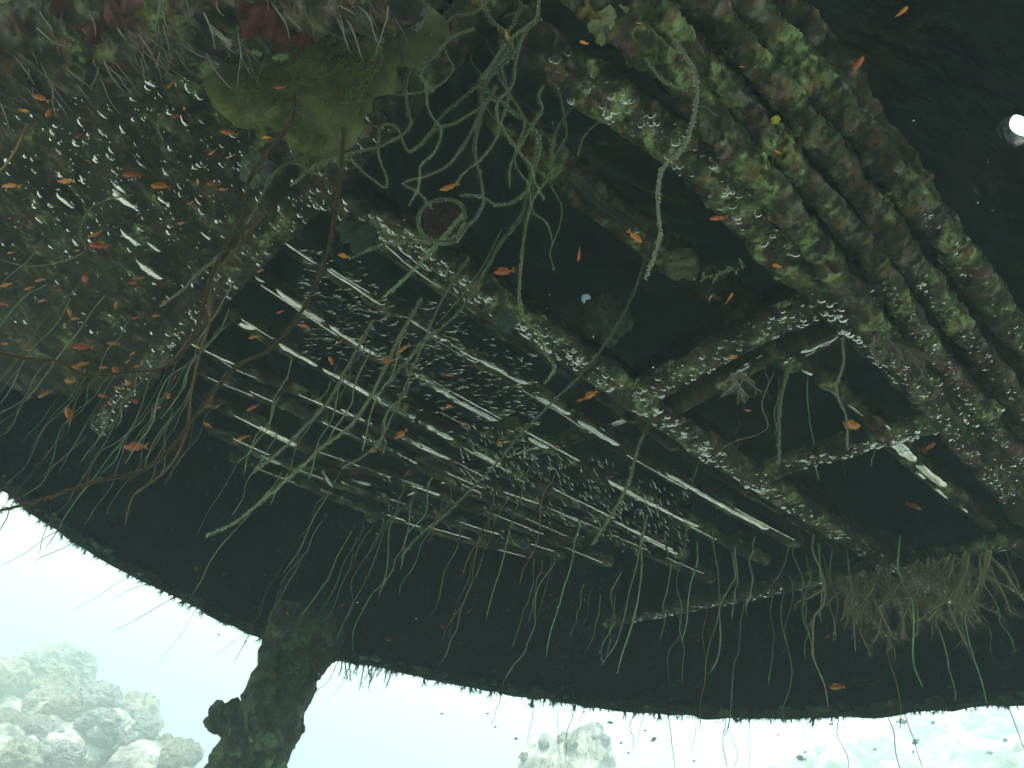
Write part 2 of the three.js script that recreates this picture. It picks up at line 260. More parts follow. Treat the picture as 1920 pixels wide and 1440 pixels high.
function rib(L, pockets, o = {}) {
  const dh = o.dh ?? 0.05, h = o.h ?? 0.05, w = o.w ?? 0.05;
  const b = beam(line(L, dh + h / 2), { w, h, n: 20, seg: 0.013, amp: 0.010, freq: 18, bias: o.bias || { pale: 0.1, yellow: 0.06 } }), m = part('rib', b.geo, crustMat, hangar);
  b.y0 = RIMY + dh; b.mesh = m;
  for (const [A, pw = 0.036] of pockets || []) pocket(line(A, dh), pw, m, RIMY + dh - 0.006);
  const c = spline(line(L, dh)), thin = o.thin ?? 5;               // slivers of air along its edges
  for (let i = 0; i < thin; i++) { const t0 = (i + rr(0.05, 0.5)) / thin, t1 = Math.min(0.98, t0 + rr(0.3, 0.75) / thin), off = (rnd() < 0.5 ? -1 : 1) * w * rr(0.28, 0.42), P = []; for (let k = 0; k <= 4; k++) { const t = lerp(t0, t1, k / 4), p = c.getPointAt(t), T = c.getTangentAt(t); P.push(V(p.x - T.z * off, p.y, p.z + T.x * off)); } pocket(P, rr(0.008, 0.016), m, RIMY + dh - 0.007); }
  return b;
}
const ribs = [
  // along the lower edge of the long girder
  rib([[700, 432], [800, 512], [910, 578], [1000, 632], [1110, 700], [1200, 762], [1300, 828], [1400, 895], [1500, 958]], [[[[722, 450], [780, 500], [850, 545], [905, 576]], 0.022], [[[972, 614], [1040, 655], [1108, 698]], 0.034], [[[1178, 736], [1205, 768]], 0.03], [[[1232, 786], [1300, 832], [1372, 878]], 0.04], [[[1440, 922], [1520, 975]], 0.024]], { dh: 0.02, w: 0.055 }),
  rib([[500, 425], [560, 470], [640, 520], [720, 568], [840, 638], [1000, 730], [1160, 832], [1300, 912], [1420, 978], [1500, 1020]], [[[[530, 446], [600, 492]], 0.022], [[[615, 500], [690, 548], [722, 570]], 0.026], [[[768, 592], [805, 616], [842, 636]], 0.036], [[[846, 640], [920, 680], [990, 716]], 0.036], [[[1004, 736], [1070, 774]], 0.036], [[[1084, 784], [1162, 832]], 0.036], [[[1250, 884], [1330, 930], [1440, 990]], 0.032]]),
  rib([[455, 500], [520, 540], [640, 620], [780, 697], [940, 785], [1100, 873], [1300, 980], [1440, 1052]], [[[[478, 512], [500, 526]], 0.03], [[[520, 538], [575, 576], [612, 600]], 0.04], [[[620, 606], [680, 645], [722, 668]], 0.036], [[[778, 694], [850, 742], [936, 786]], 0.04], [[[990, 816], [1030, 838]], 0.03], [[[1140, 896], [1230, 945], [1310, 985]], 0.022]]),
  rib([[425, 580], [525, 642], [640, 702], [760, 770], [860, 825], [1000, 898], [1150, 972], [1290, 1040]], [[[[450, 606], [484, 612]], 0.034], [[[524, 640], [600, 684]], 0.036], [[[606, 688], [700, 738], [780, 782]], 0.036], [[[786, 786], [852, 822]], 0.038], [[[890, 842], [940, 868]], 0.026], [[[1150, 972], [1262, 1028]], 0.02]]),
  rib([[350, 622], [440, 682], [560, 730], [680, 782], [800, 838], [950, 915], [1100, 985]], [[[[358, 640], [442, 680]], 0.018], [[[745, 814], [846, 858]], 0.032], [[[640, 764], [700, 792]], 0.02]]),
  rib([[370, 690], [480, 735], [600, 780], [700, 825], [790, 870], [930, 938], [1080, 1005]], [[[[470, 730], [520, 752]], 0.014], [[[680, 814], [784, 866]], 0.022]]),
  rib([[380, 740], [470, 785], [570, 835], [700, 880], [830, 925], [980, 985], [1150, 1055]], [[[[488, 796], [560, 832]], 0.03], [[[640, 858], [735, 892]], 0.02], [[[770, 905], [826, 926]], 0.024]]),
  rib([[390, 800], [500, 850], [620, 895], [760, 945], [900, 990], [1060, 1040]], [[[[640, 900], [690, 920]], 0.016]]),
  rib([[430, 850], [560, 900], [700, 955], [850, 1000], [1000, 1040]], [[[[760, 976], [790, 985]], 0.02]]),
  rib([[780, 850], [900, 905], [1040, 955], [1200, 1025], [1340, 1085]], []),
  rib([[640, 720], [760, 745], [880, 800], [1010, 840], [1150, 905], [1300, 960]], [], { dh: 0.16 }),
  // short members across the bays
  rib([[690, 970], [780, 925], [880, 882], [1000, 842], [1100, 808], [1215, 762]], [[[[722, 952], [760, 935]], 0.03], [[[800, 918], [842, 898]], 0.026], [[[1128, 798], [1205, 768]], 0.026]], { dh: 0.1 }),
  rib([[1450, 635], [1480, 660], [1530, 695], [1600, 750], [1680, 815]], [[[[1463, 647], [1504, 678]], 0.032]], { dh: 0.06, w: 0.05 }),
  rib([[1470, 690], [1505, 655], [1570, 623], [1640, 600]], [[[[1500, 658], [1572, 624]], 0.034]], { dh: 0.03, w: 0.05 }),
  rib([[1355, 730], [1395, 690], [1440, 665]], [[[[1380, 692], [1406, 680]], 0.03]], { dh: 0.05, w: 0.045 }),
  rib([[1630, 780], [1670, 822], [1720, 868], [1775, 915], [1830, 960]], [[[[1668, 820], [1715, 862]], 0.04], [[[1718, 865], [1772, 910]], 0.034]], { dh: 0.02, w: 0.06 }),
];
// the dim channel under the inner girder, in shade
pocket(line([[1062, 318], [1110, 362], [1150, 398], [1200, 435]], 0.23), 0.035, G7.mesh, RIMY + 0.225); pocket(line([[1190, 430], [1240, 465], [1275, 488]], 0.23), 0.03, G7.mesh, RIMY + 0.225);
// overgrown plate on the left, with its field of bubbles
function plate(name, outline, dh, bias, label) {
  const poly = outline.map(([x, y]) => at(x, y, TOP + dh)), pp = poly.map((p) => [p.x, p.z]), x0 = Math.min(...pp.map((p) => p[0])), x1 = Math.max(...pp.map((p) => p[0])), z0 = Math.min(...pp.map((p) => p[1])), z1 = Math.max(...pp.map((p) => p[1]));
  const inside = (x, z) => { let c = false; for (let i = 0, j = pp.length - 1; i < pp.length; j = i++) if ((pp[i][1] > z) !== (pp[j][1] > z) && x < (pp[j][0] - pp[i][0]) * (z - pp[i][1]) / (pp[j][1] - pp[i][1]) + pp[i][0]) c = !c; return c; };
  const s = 0.022, nx = Math.ceil((x1 - x0) / s), nz = Math.ceil((z1 - z0) / s), pos = [], col = [], uv = [], idx = [], rgb = [], id = new Map();
  const yAt = (x, z) => RIMY + dh + 0.03 * fbm(x * 4, 7, z * 4, 4) - 0.01;
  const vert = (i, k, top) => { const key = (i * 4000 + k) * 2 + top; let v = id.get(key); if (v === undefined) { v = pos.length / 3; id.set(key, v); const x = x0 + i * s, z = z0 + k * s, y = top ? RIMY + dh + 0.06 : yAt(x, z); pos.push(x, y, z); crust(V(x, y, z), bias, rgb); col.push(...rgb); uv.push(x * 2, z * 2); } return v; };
  const cell = (i, k) => inside(x0 + (i + 0.5) * s, z0 + (k + 0.5) * s);
  for (let i = 0; i < nx; i++) for (let k = 0; k < nz; k++) if (cell(i, k)) {
    for (const t of [0, 1]) { const a = vert(i, k, t), b = vert(i + 1, k, t), c = vert(i, k + 1, t), d = vert(i + 1, k + 1, t); t ? idx.push(a, c, b, b, c, d) : idx.push(a, b, c, b, d, c); }
    for (const [di, dk, e] of [[1, 0, [i + 1, k, i + 1, k + 1]], [-1, 0, [i, k + 1, i, k]], [0, 1, [i + 1, k + 1, i, k + 1]], [0, -1, [i, k, i + 1, k]]]) if (!cell(i + di, k + dk)) { const a = vert(e[0], e[1], 0), b = vert(e[2], e[3], 0), c = vert(e[0], e[1], 1), d = vert(e[2], e[3], 1); idx.push(a, c, b, b, c, d); }
  }
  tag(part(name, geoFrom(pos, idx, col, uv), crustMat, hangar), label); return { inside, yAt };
}
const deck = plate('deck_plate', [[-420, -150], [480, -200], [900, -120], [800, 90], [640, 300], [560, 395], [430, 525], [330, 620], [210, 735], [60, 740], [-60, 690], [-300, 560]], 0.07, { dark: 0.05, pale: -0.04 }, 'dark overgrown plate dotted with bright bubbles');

// ---------------------------------------------------------------- bubbles under plates and girders
{
  const caster = new THREE.Raycaster(), found = [];
  const bubbleShapes = [0, 1, 2, 3].map((s) => { const g = new THREE.SphereGeometry(1, 18, 12), q = g.attributes.position; for (let i = 0; i < q.count; i++) { const v = V().fromBufferAttribute(q, i), k = 1 + 0.3 * s / 3 * ns(v.x * 1.4 + s * 5, v.y, v.z * 1.4); q.setXYZ(i, v.x * k, v.y * 0.72, v.z * k); } g.deleteAttribute('uv'); g.computeVertexNormals(); return g; });
  const size = (lo, hi) => lo + (hi - lo) * Math.pow(rnd(), 3.2);
  function strew(b, mesh, n, lo, hi, phrase, from = 0, to = 1, spread = 0.44) {
    mesh.updateMatrixWorld(true);
    for (let i = 0; i < n; i++) {
      const t = lerp(from, to, rnd()); if (ns(t * b.L * 5, b.y0 * 9, b.w * 77) + 0.35 * rnd() < -0.12) continue;
      const p = b.curve.getPointAt(t), T = b.curve.getTangentAt(t), u = rr(-spread, spread) * b.w; p.x += -T.z * u; p.z += T.x * u;
      caster.set(V(p.x, b.y0 - 0.2, p.z), V(0, 1, 0)); const h = caster.intersectObject(mesh, false)[0]; if (!h || h.distance > 0.32) continue;
      found.push({ p: h.point, r: size(lo, hi), phrase });
    }
  }
  strew(G1, G1.mesh, 495, 0.002, 0.0150, 'under the broad flat girder', 0.05, 0.62); strew(G1, G1.mesh, 495, 0.0018, 0.0084, 'under the lower end of the broad flat girder', 0.5, 1);
  strew(G2, G2.mesh, 390, 0.002, 0.0108, 'under the reddish girder on the left', 0.15, 1);
  strew(G3, G3.mesh, 645, 0.002, 0.0120, 'under the long diagonal girder', 0.03, 0.55); strew(G3, G3.mesh, 390, 0.002, 0.0096, 'under the lower end of the long diagonal girder', 0.5, 1);
  strew(G4, G4.mesh, 300, 0.002, 0.0108, 'under the short girder that meets the diagonal one'); strew(G5, G5.mesh, 345, 0.002, 0.0096, 'under the cross girder at the right'); strew(G6, G6.mesh, 255, 0.002, 0.0072, 'under the lowest cross girder');
  const ringMeshes = hangar.children.filter((c) => c.name === 'ring_pipe');
  rings.forEach((b, i) => strew(b, ringMeshes[i], [420, 300, 160, 110][i], 0.0016, 0.006, 'on the crusted ring pipes', 0.45, 1, 0.35));
  ribs.forEach((b, i) => { if (i > 1 && i < 11) strew(b, b.mesh, 34, 0.0015, 0.004, 'along the thin ribs', 0.1, 0.98); });
  for (let i = 0; i < 1000; i++) { const px = rr(-30, 560), py = rr(60, 640), k = Math.exp(-Math.pow((px - 260) / 210, 2) - Math.pow((py - 330) / 190, 2)); if (rnd() > k + 0.12) continue; const p = at(px, py, TOP + 0.07); if (!deck.inside(p.x, p.z)) continue; p.y = deck.yAt(p.x, p.z); found.push({ p, r: size(0.0025, 0.011), phrase: 'on the dark plate at the left', stretch: 1.5 }); }
  const score = (f) => { const d = f.p.clone().sub(CAM), z = d.dot(FWD), x = d.dot(RGT) / z * FOCAL + 960, y = 720 - d.dot(UPV) / z * FOCAL; return x > 0 && x < 1920 && y > 0 && y < 1440 ? f.r / z : 0; };
  found.sort((a, b) => score(b) - score(a));
  const M = new THREE.Matrix4(), Q = new THREE.Quaternion(), rest = found.slice(300);
  const place = (f) => { Q.setFromAxisAngle(V(0, 1, 0), rnd() * 6.28); const s = f.stretch || rr(0.9, 1.35); return [f.p.clone().add(V(0, f.r * 0.12, 0)), Q.clone(), V(f.r * s, f.r * rr(0.8, 1.05), f.r)]; };
  found.slice(0, 300).forEach((f, i) => { const [p, q, s] = place(f), m = solo('air_bubble', bubbleShapes[i % 4], bubbleMat, 'round silver air bubble clinging ' + f.phrase, 'bubble', 'air bubbles ' + f.phrase); m.position.copy(p); m.quaternion.copy(q); m.scale.copy(s); });
  const im = new THREE.InstancedMesh(bubbleShapes[1], bubbleMat, rest.length); rest.forEach((f, i) => im.setMatrixAt(i, M.compose(...place(f)))); im.name = 'fine_bubbles'; scene.add(shade(tag(im, 'fine silver bubbles scattered under the girders and plates', 'bubbles', null, 'stuff')));
  // larger pools of air on the left plate and girders
  const pools = [[244, 362, 40, 'below the orange fish'], [258, 438, 34, 'near the left plate edge'], [294, 458, 24, 'beside a larger pool'], [290, 498, 46, 'lowest and longest on the left plate'], [393, 436, 22, 'next to the reddish girder'], [236, 338, 24, 'touching the orange fish'], [128, 373, 28, 'leftmost on the dark plate'], [210, 163, 30, 'under the hydroid fringe'], [286, 143, 28, 'under the hanging fringe strands'], [355, 137, 18, 'beside the green soft coral'], [205, 207, 16, 'above the middle of the dark plate'], [275, 300, 16, 'above two orange fish'], [320, 368, 22, 'faint, right of the orange fish']];
  pools.forEach(([x, y, len, where]) => {
    const p = at(x, y, TOP + 0.07), dir = at(x + 30, y + 22, TOP + 0.07).sub(p).setY(0).normalize(), L = len / FOCAL * p.distanceTo(CAM) * 0.55; p.y = deck.yAt(p.x, p.z) - 0.012;
    const n = 30, pos = [], idx = [], s = rnd() * 50, side = V(-dir.z, 0, dir.x), rings = [[1.02, 0.02], [1, 0.006], [0.93, -0.001], [0.8, -0.004], [0.4, -0.005], [0, -0.005]];
    rings.forEach(([k, yy]) => { for (let i = 0; i <= n; i++) { const a = (i % n) / n * Math.PI * 2, q = 1 + 0.45 * ns(Math.cos(a) * 1.3 + s, Math.sin(a) * 1.3, s); const v = p.clone().addScaledVector(dir, Math.cos(a) * L * k * q).addScaledVector(side, Math.sin(a) * L * 0.42 * k * q); pos.push(v.x, v.y + yy, v.z); } });
    for (let r = 0; r < rings.length - 1; r++) for (let i = 0; i < n; i++) { const A = r * (n + 1) + i, B = A + n + 1; idx.push(A, A + 1, B, B, A + 1, B + 1); }
    solo('air_pool', geoFrom(pos, idx), bubbleMat, 'shiny irregular pool of trapped air ' + where, 'air pool', 'pools of air on the left plate');
  });
}

// ---------------------------------------------------------------- growth on the hangar
function lobe(pts, radii, flat, color, vary = 0.3, amp = 0.02, freq = 14) {     // a fleshy lobe along a line, wider across the view than deep
  const c = spline(pts), m = 46, n = 26, P = c.getSpacedPoints(m), pos = [], col = [], idx = [];
  for (let i = 0; i <= m; i++) {
    const t = i / m, T = V().subVectors(P[Math.min(m, i + 1)], P[Math.max(0, i - 1)]).normalize(), S = V().crossVectors(T, FWD).normalize(), U = V().crossVectors(S, T), f = t * (radii.length - 1), j = Math.min(radii.length - 2, Math.floor(f)), R = lerp(radii[j], radii[j + 1], sm(0, 1, f - j));
    for (let k = 0; k <= n; k++) {
      const a = (k % n) / n * Math.PI * 2, q = P[i].clone().addScaledVector(S, Math.cos(a) * R).addScaledVector(U, Math.sin(a) * R * flat), N = V().addScaledVector(S, Math.cos(a)).addScaledVector(U, Math.sin(a));
      q.addScaledVector(N, amp * fbm(q.x * freq, q.y * freq, q.z * freq, 4) * Math.min(1, R / 0.03));
      const v = 1 + vary * fbm(q.x * 22, q.y * 22, q.z * 22, 3); pos.push(q.x, q.y, q.z); col.push(color[0] * v, color[1] * v, color[2] * v);
      if (i < m && k < n) { const A = i * (n + 1) + k, B = A + n + 1; idx.push(A, A + 1, B, B, A + 1, B + 1); }
    }
  }
  return geoFrom(pos, idx, col);
}
function strand(p, dir, L, r, color, bend = 0.3, n = 5, seg = 6) {              // one thin tapering thread
  const pts = [p.clone()], d = dir.clone().normalize(); for (let i = 0; i < 4; i++) { d.add(V(rr(-bend, bend), rr(-bend, bend) * 0.5, rr(-bend, bend))).normalize(); pts.push(pts[i].clone().addScaledVector(d, L / 4)); }
  const c = spline(pts), P = c.getSpacedPoints(seg), F = c.computeFrenetFrames(seg, false), pos = [], col = [], idx = [], v = rr(0.7, 1.25);
  for (let i = 0; i <= seg; i++) for (let k = 0; k < n; k++) { const a = k / n * 6.2832, R = r * (1 - 0.8 * i / seg), q = P[i].clone().addScaledVector(F.normals[i], Math.cos(a) * R).addScaledVector(F.binormals[i], Math.sin(a) * R); pos.push(q.x, q.y, q.z); col.push(color[0] * v, color[1] * v, color[2] * v); if (i < seg) { const A = i * n + k, B = i * n + (k + 1) % n; idx.push(A, A + n, B, B, A + n, B + n); } }
  return geoFrom(pos, idx, col);
}
const nth = (k) => ['leftmost', 'second from the left', 'third from the left', 'fourth from the left', 'fifth from the left', 'sixth from the left', 'seventh from the left', 'eighth from the left', 'ninth from the left', 'tenth from the left', 'eleventh from the left', 'twelfth from the left'][k] || (k + 1) + ((k + 1) % 10 === 1 ? 'st' : (k + 1) % 10 === 2 ? 'nd' : (k + 1) % 10 === 3 ? 'rd' : 'th') + ' from the left';
const DOWN = V(0, -1, 0), DRIFT = V(-0.28, 0, 0.05);
{ // overgrown pipe crossing the upper left corner, closer than the rest
  const L = [[-260, 170], [-80, 120], [60, 95], [190, 55], [330, 20], [470, -5], [620, -40], [800, -90]], h = -0.3;
  const b = beam(L.map(([x, y]) => at(x, y, TOP + h)), { w: 0.15, h: 0.13, p: 0.85, n: 26, amp: 0.03, freq: 9, big: 0.05, bias: { red: 0.1, dark: -0.1, pale: -0.1, mauve: 0.42 } });
  tag(part('overgrown_pipe', b.geo, crustMat, hangar), 'maroon and mauve overgrown pipe across the upper left corner');
  const geos = [];
  for (let i = 0; i < 260; i++) { const t = Math.floor(rnd() * 26) / 26 + rr(0, 0.022), p = b.curve.getPointAt(t), T = b.curve.getTangentAt(t); p.x += -T.z * rr(-0.07, 0.075); p.z += T.x * rr(-0.07, 0.075); p.y -= rr(0.03, 0.07); geos.push(strand(p, V().addScaledVector(RGT, 0.5).addScaledVector(UPV, -0.85).add(V(rr(-0.3, 0.3), rr(-0.3, 0.3), rr(-0.3, 0.3))), rr(0.03, 0.14), rr(0.0014, 0.0034), [0.23, 0.185, 0.18], 0.34)); }
  solo('hydroid_fringe', mergeGeometries(geos), softMat, 'pale mauve hydroid fringe hanging from the pipe in the upper left corner', 'hydroids', null, 'stuff');
  [[495, 25, 0.055, [0.065, 0.014, 0.015]], [545, 55, 0.04, [0.07, 0.017, 0.016]], [440, 55, 0.03, [0.30, 0.28, 0.26]], [160, 25, 0.05, [0.07, 0.015, 0.02]], [250, 5, 0.05, [0.12, 0.05, 0.05]]].forEach(([x, y, r, c], i) => { const p = at(x, y, TOP + h - 0.05); solo('encrusting_sponge', lobe([p.clone().add(V(-r * 1.1, 0.01, 0)), p, p.clone().add(V(r * 1.1, 0, -0.01))], [0.004, r * 0.75, r * 0.9, r * 0.7, 0.004], 0.8, c, 0.7, 0.04, 20), softMat, ['maroon rounded sponge on the pipe beside the green soft coral', 'smaller dark red sponge at the edge of the green soft coral', 'pale sponge below the maroon ones', 'very dark red sponge at the top left', 'brownish sponge at the top edge over the hydroid strands'][i], 'sponge', 'sponges on the upper left pipe'); });
}
{ // green soft coral curtain
  const g = thing('soft_coral', 'large olive green soft coral drooping in folds at the upper left', 'soft coral'), col = [0.17, 0.185, 0.075];
  const F = (x, y, e = 0) => at(x, y, TOP - 0.12 + e);
  [[[[430, 40], [432, 100], [445, 165], [480, 235], [505, 268]], [0.02, 0.055, 0.06, 0.045, 0.004]], [[[500, 20], [510, 100], [545, 175], [575, 240], [605, 312]], [0.02, 0.09, 0.1, 0.07, 0.012]], [[[600, 10], [610, 90], [620, 170], [628, 240], [615, 300]], [0.02, 0.10, 0.09, 0.055, 0.02]], [[[690, 0], [690, 70], [680, 140], [665, 200], [650, 240]], [0.02, 0.08, 0.085, 0.05, 0.008]], [[[780, -20], [775, 40], [760, 90], [735, 130]], [0.02, 0.07, 0.06, 0.008]]].forEach(([L, r], i) => { part('fold', lobe(L.map(([x, y], k) => F(x, y, -0.02 * k + 0.03 * (i % 2))), r, 0.4, col.map((c) => c * (1 - 0.13 * i)), 0.8, 0.034, 13), softMat, g); });
  const geos = []; for (let i = 0; i < 4200; i++) { const px = rr(400, 720), py = rr(30, 300), lim = 60 + 250 * Math.exp(-Math.pow((px - 600) / 90, 2)) + 130 * Math.exp(-Math.pow((px - 460) / 60, 2)); if (py > lim + 22) continue; geos.push(strand(F(px, py, 0.03 - rnd() * 0.11), V(rr(-0.6, 0.6), -1, rr(-0.4, 0.6)), rr(0.02, 0.07), rr(0.0012, 0.0022), [0.27, 0.29, 0.12].map((c) => c * rr(0.5, 1.2)), 0.3, 3, 4)); }
  tag(part('polyp_fuzz', mergeGeometries(geos), softMat, g), null, null, null, 'stuff');
}
function fluffy(name, root, n, len, color, label, spread = 0.6, dir = DOWN, step = 1) {
  const geos = [];
  for (let i = 0; i < n; i++) {
    const p = root(i / n), d = dir.clone().add(V(rr(-spread, spread), rr(-0.1, 0.2), rr(-spread, spread))).normalize(), L = len * rr(0.45, 1), pts = [p.clone()];
    for (let k = 0; k < 4; k++) { d.add(V(rr(-0.3, 0.3), rr(-0.1, 0.1), rr(-0.3, 0.3))).normalize(); pts.push(pts[k].clone().addScaledVector(d, L / 4)); }
    const w = whipGeo(pts, 0.0045 * step, { n: 5, seg: 0.02, color }); w.userData = {}; geos.push(w);
    const c = spline(pts); for (let k = 0; k < 34; k++) { const t = rr(0.1, 1); geos.push(strand(c.getPointAt(t), V(rr(-1, 1), rr(-0.9, 0.5), rr(-1, 1)).addScaledVector(c.getTangentAt(t), 0.7), L * rr(0.1, 0.3), 0.0016 * step, color, 0.5, 3, 3)); }
  }
  return solo(name, mergeGeometries(geos), softMat, label, 'soft coral');
}
fluffy('feathery_coral', (t) => at(lerp(1560, 1850, t) + rr(-15, 15), lerp(1085, 1030, t) + rr(-5, 5), TOP - 0.01), 52, 0.36, [0.30, 0.26, 0.16], 'tan feathery soft coral hanging under the lowest cross girder', 0.7, DOWN, 1.15);
fluffy('feathery_coral', (t) => at(lerp(1370, 1400, t), 700, TOP - 0.0), 9, 0.12, [0.30, 0.28, 0.22], 'small pale feathery coral tuft below the short girder', 0.7, DOWN, 0.8);
fluffy('feathery_coral', (t) => at(lerp(1320, 1400, t), lerp(520, 500, t), TOP + 0.05), 10, 0.07, [0.26, 0.3, 0.18], 'pale green coral tuft at the corner of the open bay', 0.6, V(-0.5, -0.6, 0.3), 0.8);
fluffy('feathery_coral', (t) => at(lerp(640, 740, t), lerp(1236, 1252, t), TOP + 0.02), 14, 0.2, [0.2, 0.2, 0.12], 'feathery coral fringe on the far rim right of the leg', 0.7, DOWN, 1.1);
fluffy('feathery_coral', (t) => at(lerp(1640, 1730, t), lerp(620, 670, t), TOP - 0.02), 16, 0.11, [0.2, 0.155, 0.14], 'mauve feathery coral where the girders meet the ring pipes', 0.8, DOWN, 0.8);
function ball(name, px, py, h, r, color, label, squash = 1) {
  const g = new THREE.IcosahedronGeometry(1, 12), q = g.attributes.position, col = [], s = rnd() * 90;
  for (let i = 0; i < q.count; i++) { const v = V().fromBufferAttribute(q, i), k = 1 + 0.42 * fbm(v.x * 1.6 + s, v.y * 1.6, v.z * 1.6, 4); q.setXYZ(i, v.x * k * r, v.y * k * r * squash, v.z * k * r); const c = 1 + 0.6 * fbm(v.x * 4 + s, v.y * 4, v.z * 4, 3); col.push(color[0] * c, color[1] * c, color[2] * c); }
  g.setAttribute('color', new THREE.Float32BufferAttribute(col, 3)); g.computeVertexNormals();
  const m = solo(name, g, softMat, label, 'sponge'); m.position.copy(at(px, py, TOP + h)); return m;
}
ball('ball_sponge', 830, 412, -0.015, 0.055, [0.035, 0.014, 0.012], 'dark red ball standing in for a dark hole, ringed by a whip coral');  // no sponge: ball added for a hole, its darkness put into the colour
ball('ball_sponge', 950, 600, -0.01, 0.036, [0.05, 0.075, 0.06], 'dark green round sponge under the long diagonal girder');
ball('ball_sponge', 1136, 598, 0.14, 0.08, [0.04, 0.05, 0.035], 'dark rounded sponge standing at the corner of the open bay', 1.2);
ball('ball_sponge', 1278, 495, 0.2, 0.05, [0.14, 0.16, 0.09], 'pale green sponge on the inner girder');
ball('ball_sponge', 480, 320, -0.02, 0.045, [0.11, 0.14, 0.12], 'grey green round sponge left of the coral tangle');
ball('ball_sponge', 675, 425, 0.04, 0.07, [0.035, 0.055, 0.042], 'dark green rounded sponge behind the upper end of the diagonal girder');
ball('ball_sponge', 1455, 225, -0.01, 0.009, [0.45, 0.42, 0.05], 'small bright yellow sponge between the ring pipes');
ball('ball_sponge', 1448, 405, -0.01, 0.013, [0.26, 0.20, 0.05], 'ochre lumpy sponge on the innermost ring pipe');
ball('ball_sponge', 1140, 35, -0.01, 0.042, [0.16, 0.18, 0.10], 'pale olive sponge at the top beside the broad girder');
// turf and small tufts along girders, pipes and rim
{
  const pieces = [[0.35, 0, 0.3], [-0.3, 0.1, 0.35], [0.05, -0.35, -0.3], [-0.2, -0.2, -0.4], [0.4, 0.2, -0.25], [0, 0.3, 0.1], [-0.5, -0.1, 0.0]].map(([x, y, z]) => { const g = new THREE.ConeGeometry(0.07, 1, 4, 2, true); g.translate(0, 0.5, 0); const q = g.attributes.position; for (let i = 0; i < q.count; i++) { const yy = q.getY(i); q.setX(i, q.getX(i) + x * yy * yy + y * 0.2); q.setZ(i, q.getZ(i) + z * yy * yy); } return g.toNonIndexed(); });
  const tuft = mergeGeometries(pieces); tuft.deleteAttribute('uv'); tuft.computeVertexNormals();
  const list = [], M = new THREE.Matrix4(), Q = new THREE.Quaternion(), cols = [[0.09, 0.11, 0.045], [0.16, 0.17, 0.08], [0.12, 0.07, 0.05], [0.18, 0.15, 0.13], [0.07, 0.085, 0.045]];
  const onMesh = (mesh, n, s0, s1, hang = 0.5) => { const p = mesh.geometry.attributes.position, N = mesh.geometry.attributes.normal; for (let i = 0; i < n; i++) { const k = Math.floor(rnd() * p.count), v = V().fromBufferAttribute(p, k), m = V().fromBufferAttribute(N, k); if (m.y > 0.5) continue; list.push([v, m.add(V(rr(-0.4, 0.4) - 0.2, -hang, rr(-0.4, 0.4))).normalize(), rr(s0, s1)]); } };
  hangar.children.forEach((c) => { if (c.name === 'girder') onMesh(c, 160, 0.005, 0.016); if (c.name === 'ring_pipe') onMesh(c, 260, 0.005, 0.018); if (c.name === 'rib') onMesh(c, 200, 0.006, 0.022); if (c.name === 'web_plate') onMesh(c, 700, 0.01, 0.035); if (c.name === 'deck_plate') onMesh(c, 700, 0.008, 0.028); if (c.name === 'leg') onMesh(c, 1500, 0.012, 0.035, 0); });
  for (let i = 0; i < 5200; i++) { const a = rr(-Math.PI, 0.5), R = rimR(a) * rr(0.992, 1.015); list.push([V(C0.x + Math.cos(a) * R, RIMY + rr(-0.02, 0.05), C0.z + Math.sin(a) * R), V(rr(-0.6, 0.4), -1, rr(-0.5, 0.5)).normalize(), rr(0.01, 0.04) * (rnd() < 0.07 ? 2.4 : 1)]); }
  for (let i = 0; i < 2600; i++) { const a = rr(-Math.PI, 0.5), t = rnd() * 0.45, p = PROFILE.getPointAt(t), R = rimR(a) * p.x; list.push([V(C0.x + Math.cos(a) * R, RIMY + p.y, C0.z + Math.sin(a) * R), V(-Math.cos(a) * 0.8 + rr(-0.4, 0.4), -0.7, -Math.sin(a) * 0.8 + rr(-0.4, 0.4)).normalize(), rr(0.02, 0.07)]); }
  const im = new THREE.InstancedMesh(tuft, new THREE.MeshStandardMaterial({ roughness: 1, side: THREE.DoubleSide }), list.length), Cc = new THREE.Color();
  list.forEach(([p, d, s], i) => { Q.setFromUnitVectors(V(0, 1, 0), d); im.setMatrixAt(i, M.compose(p, Q, V(s, s, s))); const c = cols[Math.floor(rnd() * 5)], k = rr(0.7, 1.3); im.setColorAt(i, Cc.setRGB(c[0] * k, c[1] * k, c[2] * k)); });
  im.name = 'turf_growth'; scene.add(shade(tag(im, 'short brown and green turf growing over the frame and rim', 'growth', null, 'stuff')));
}
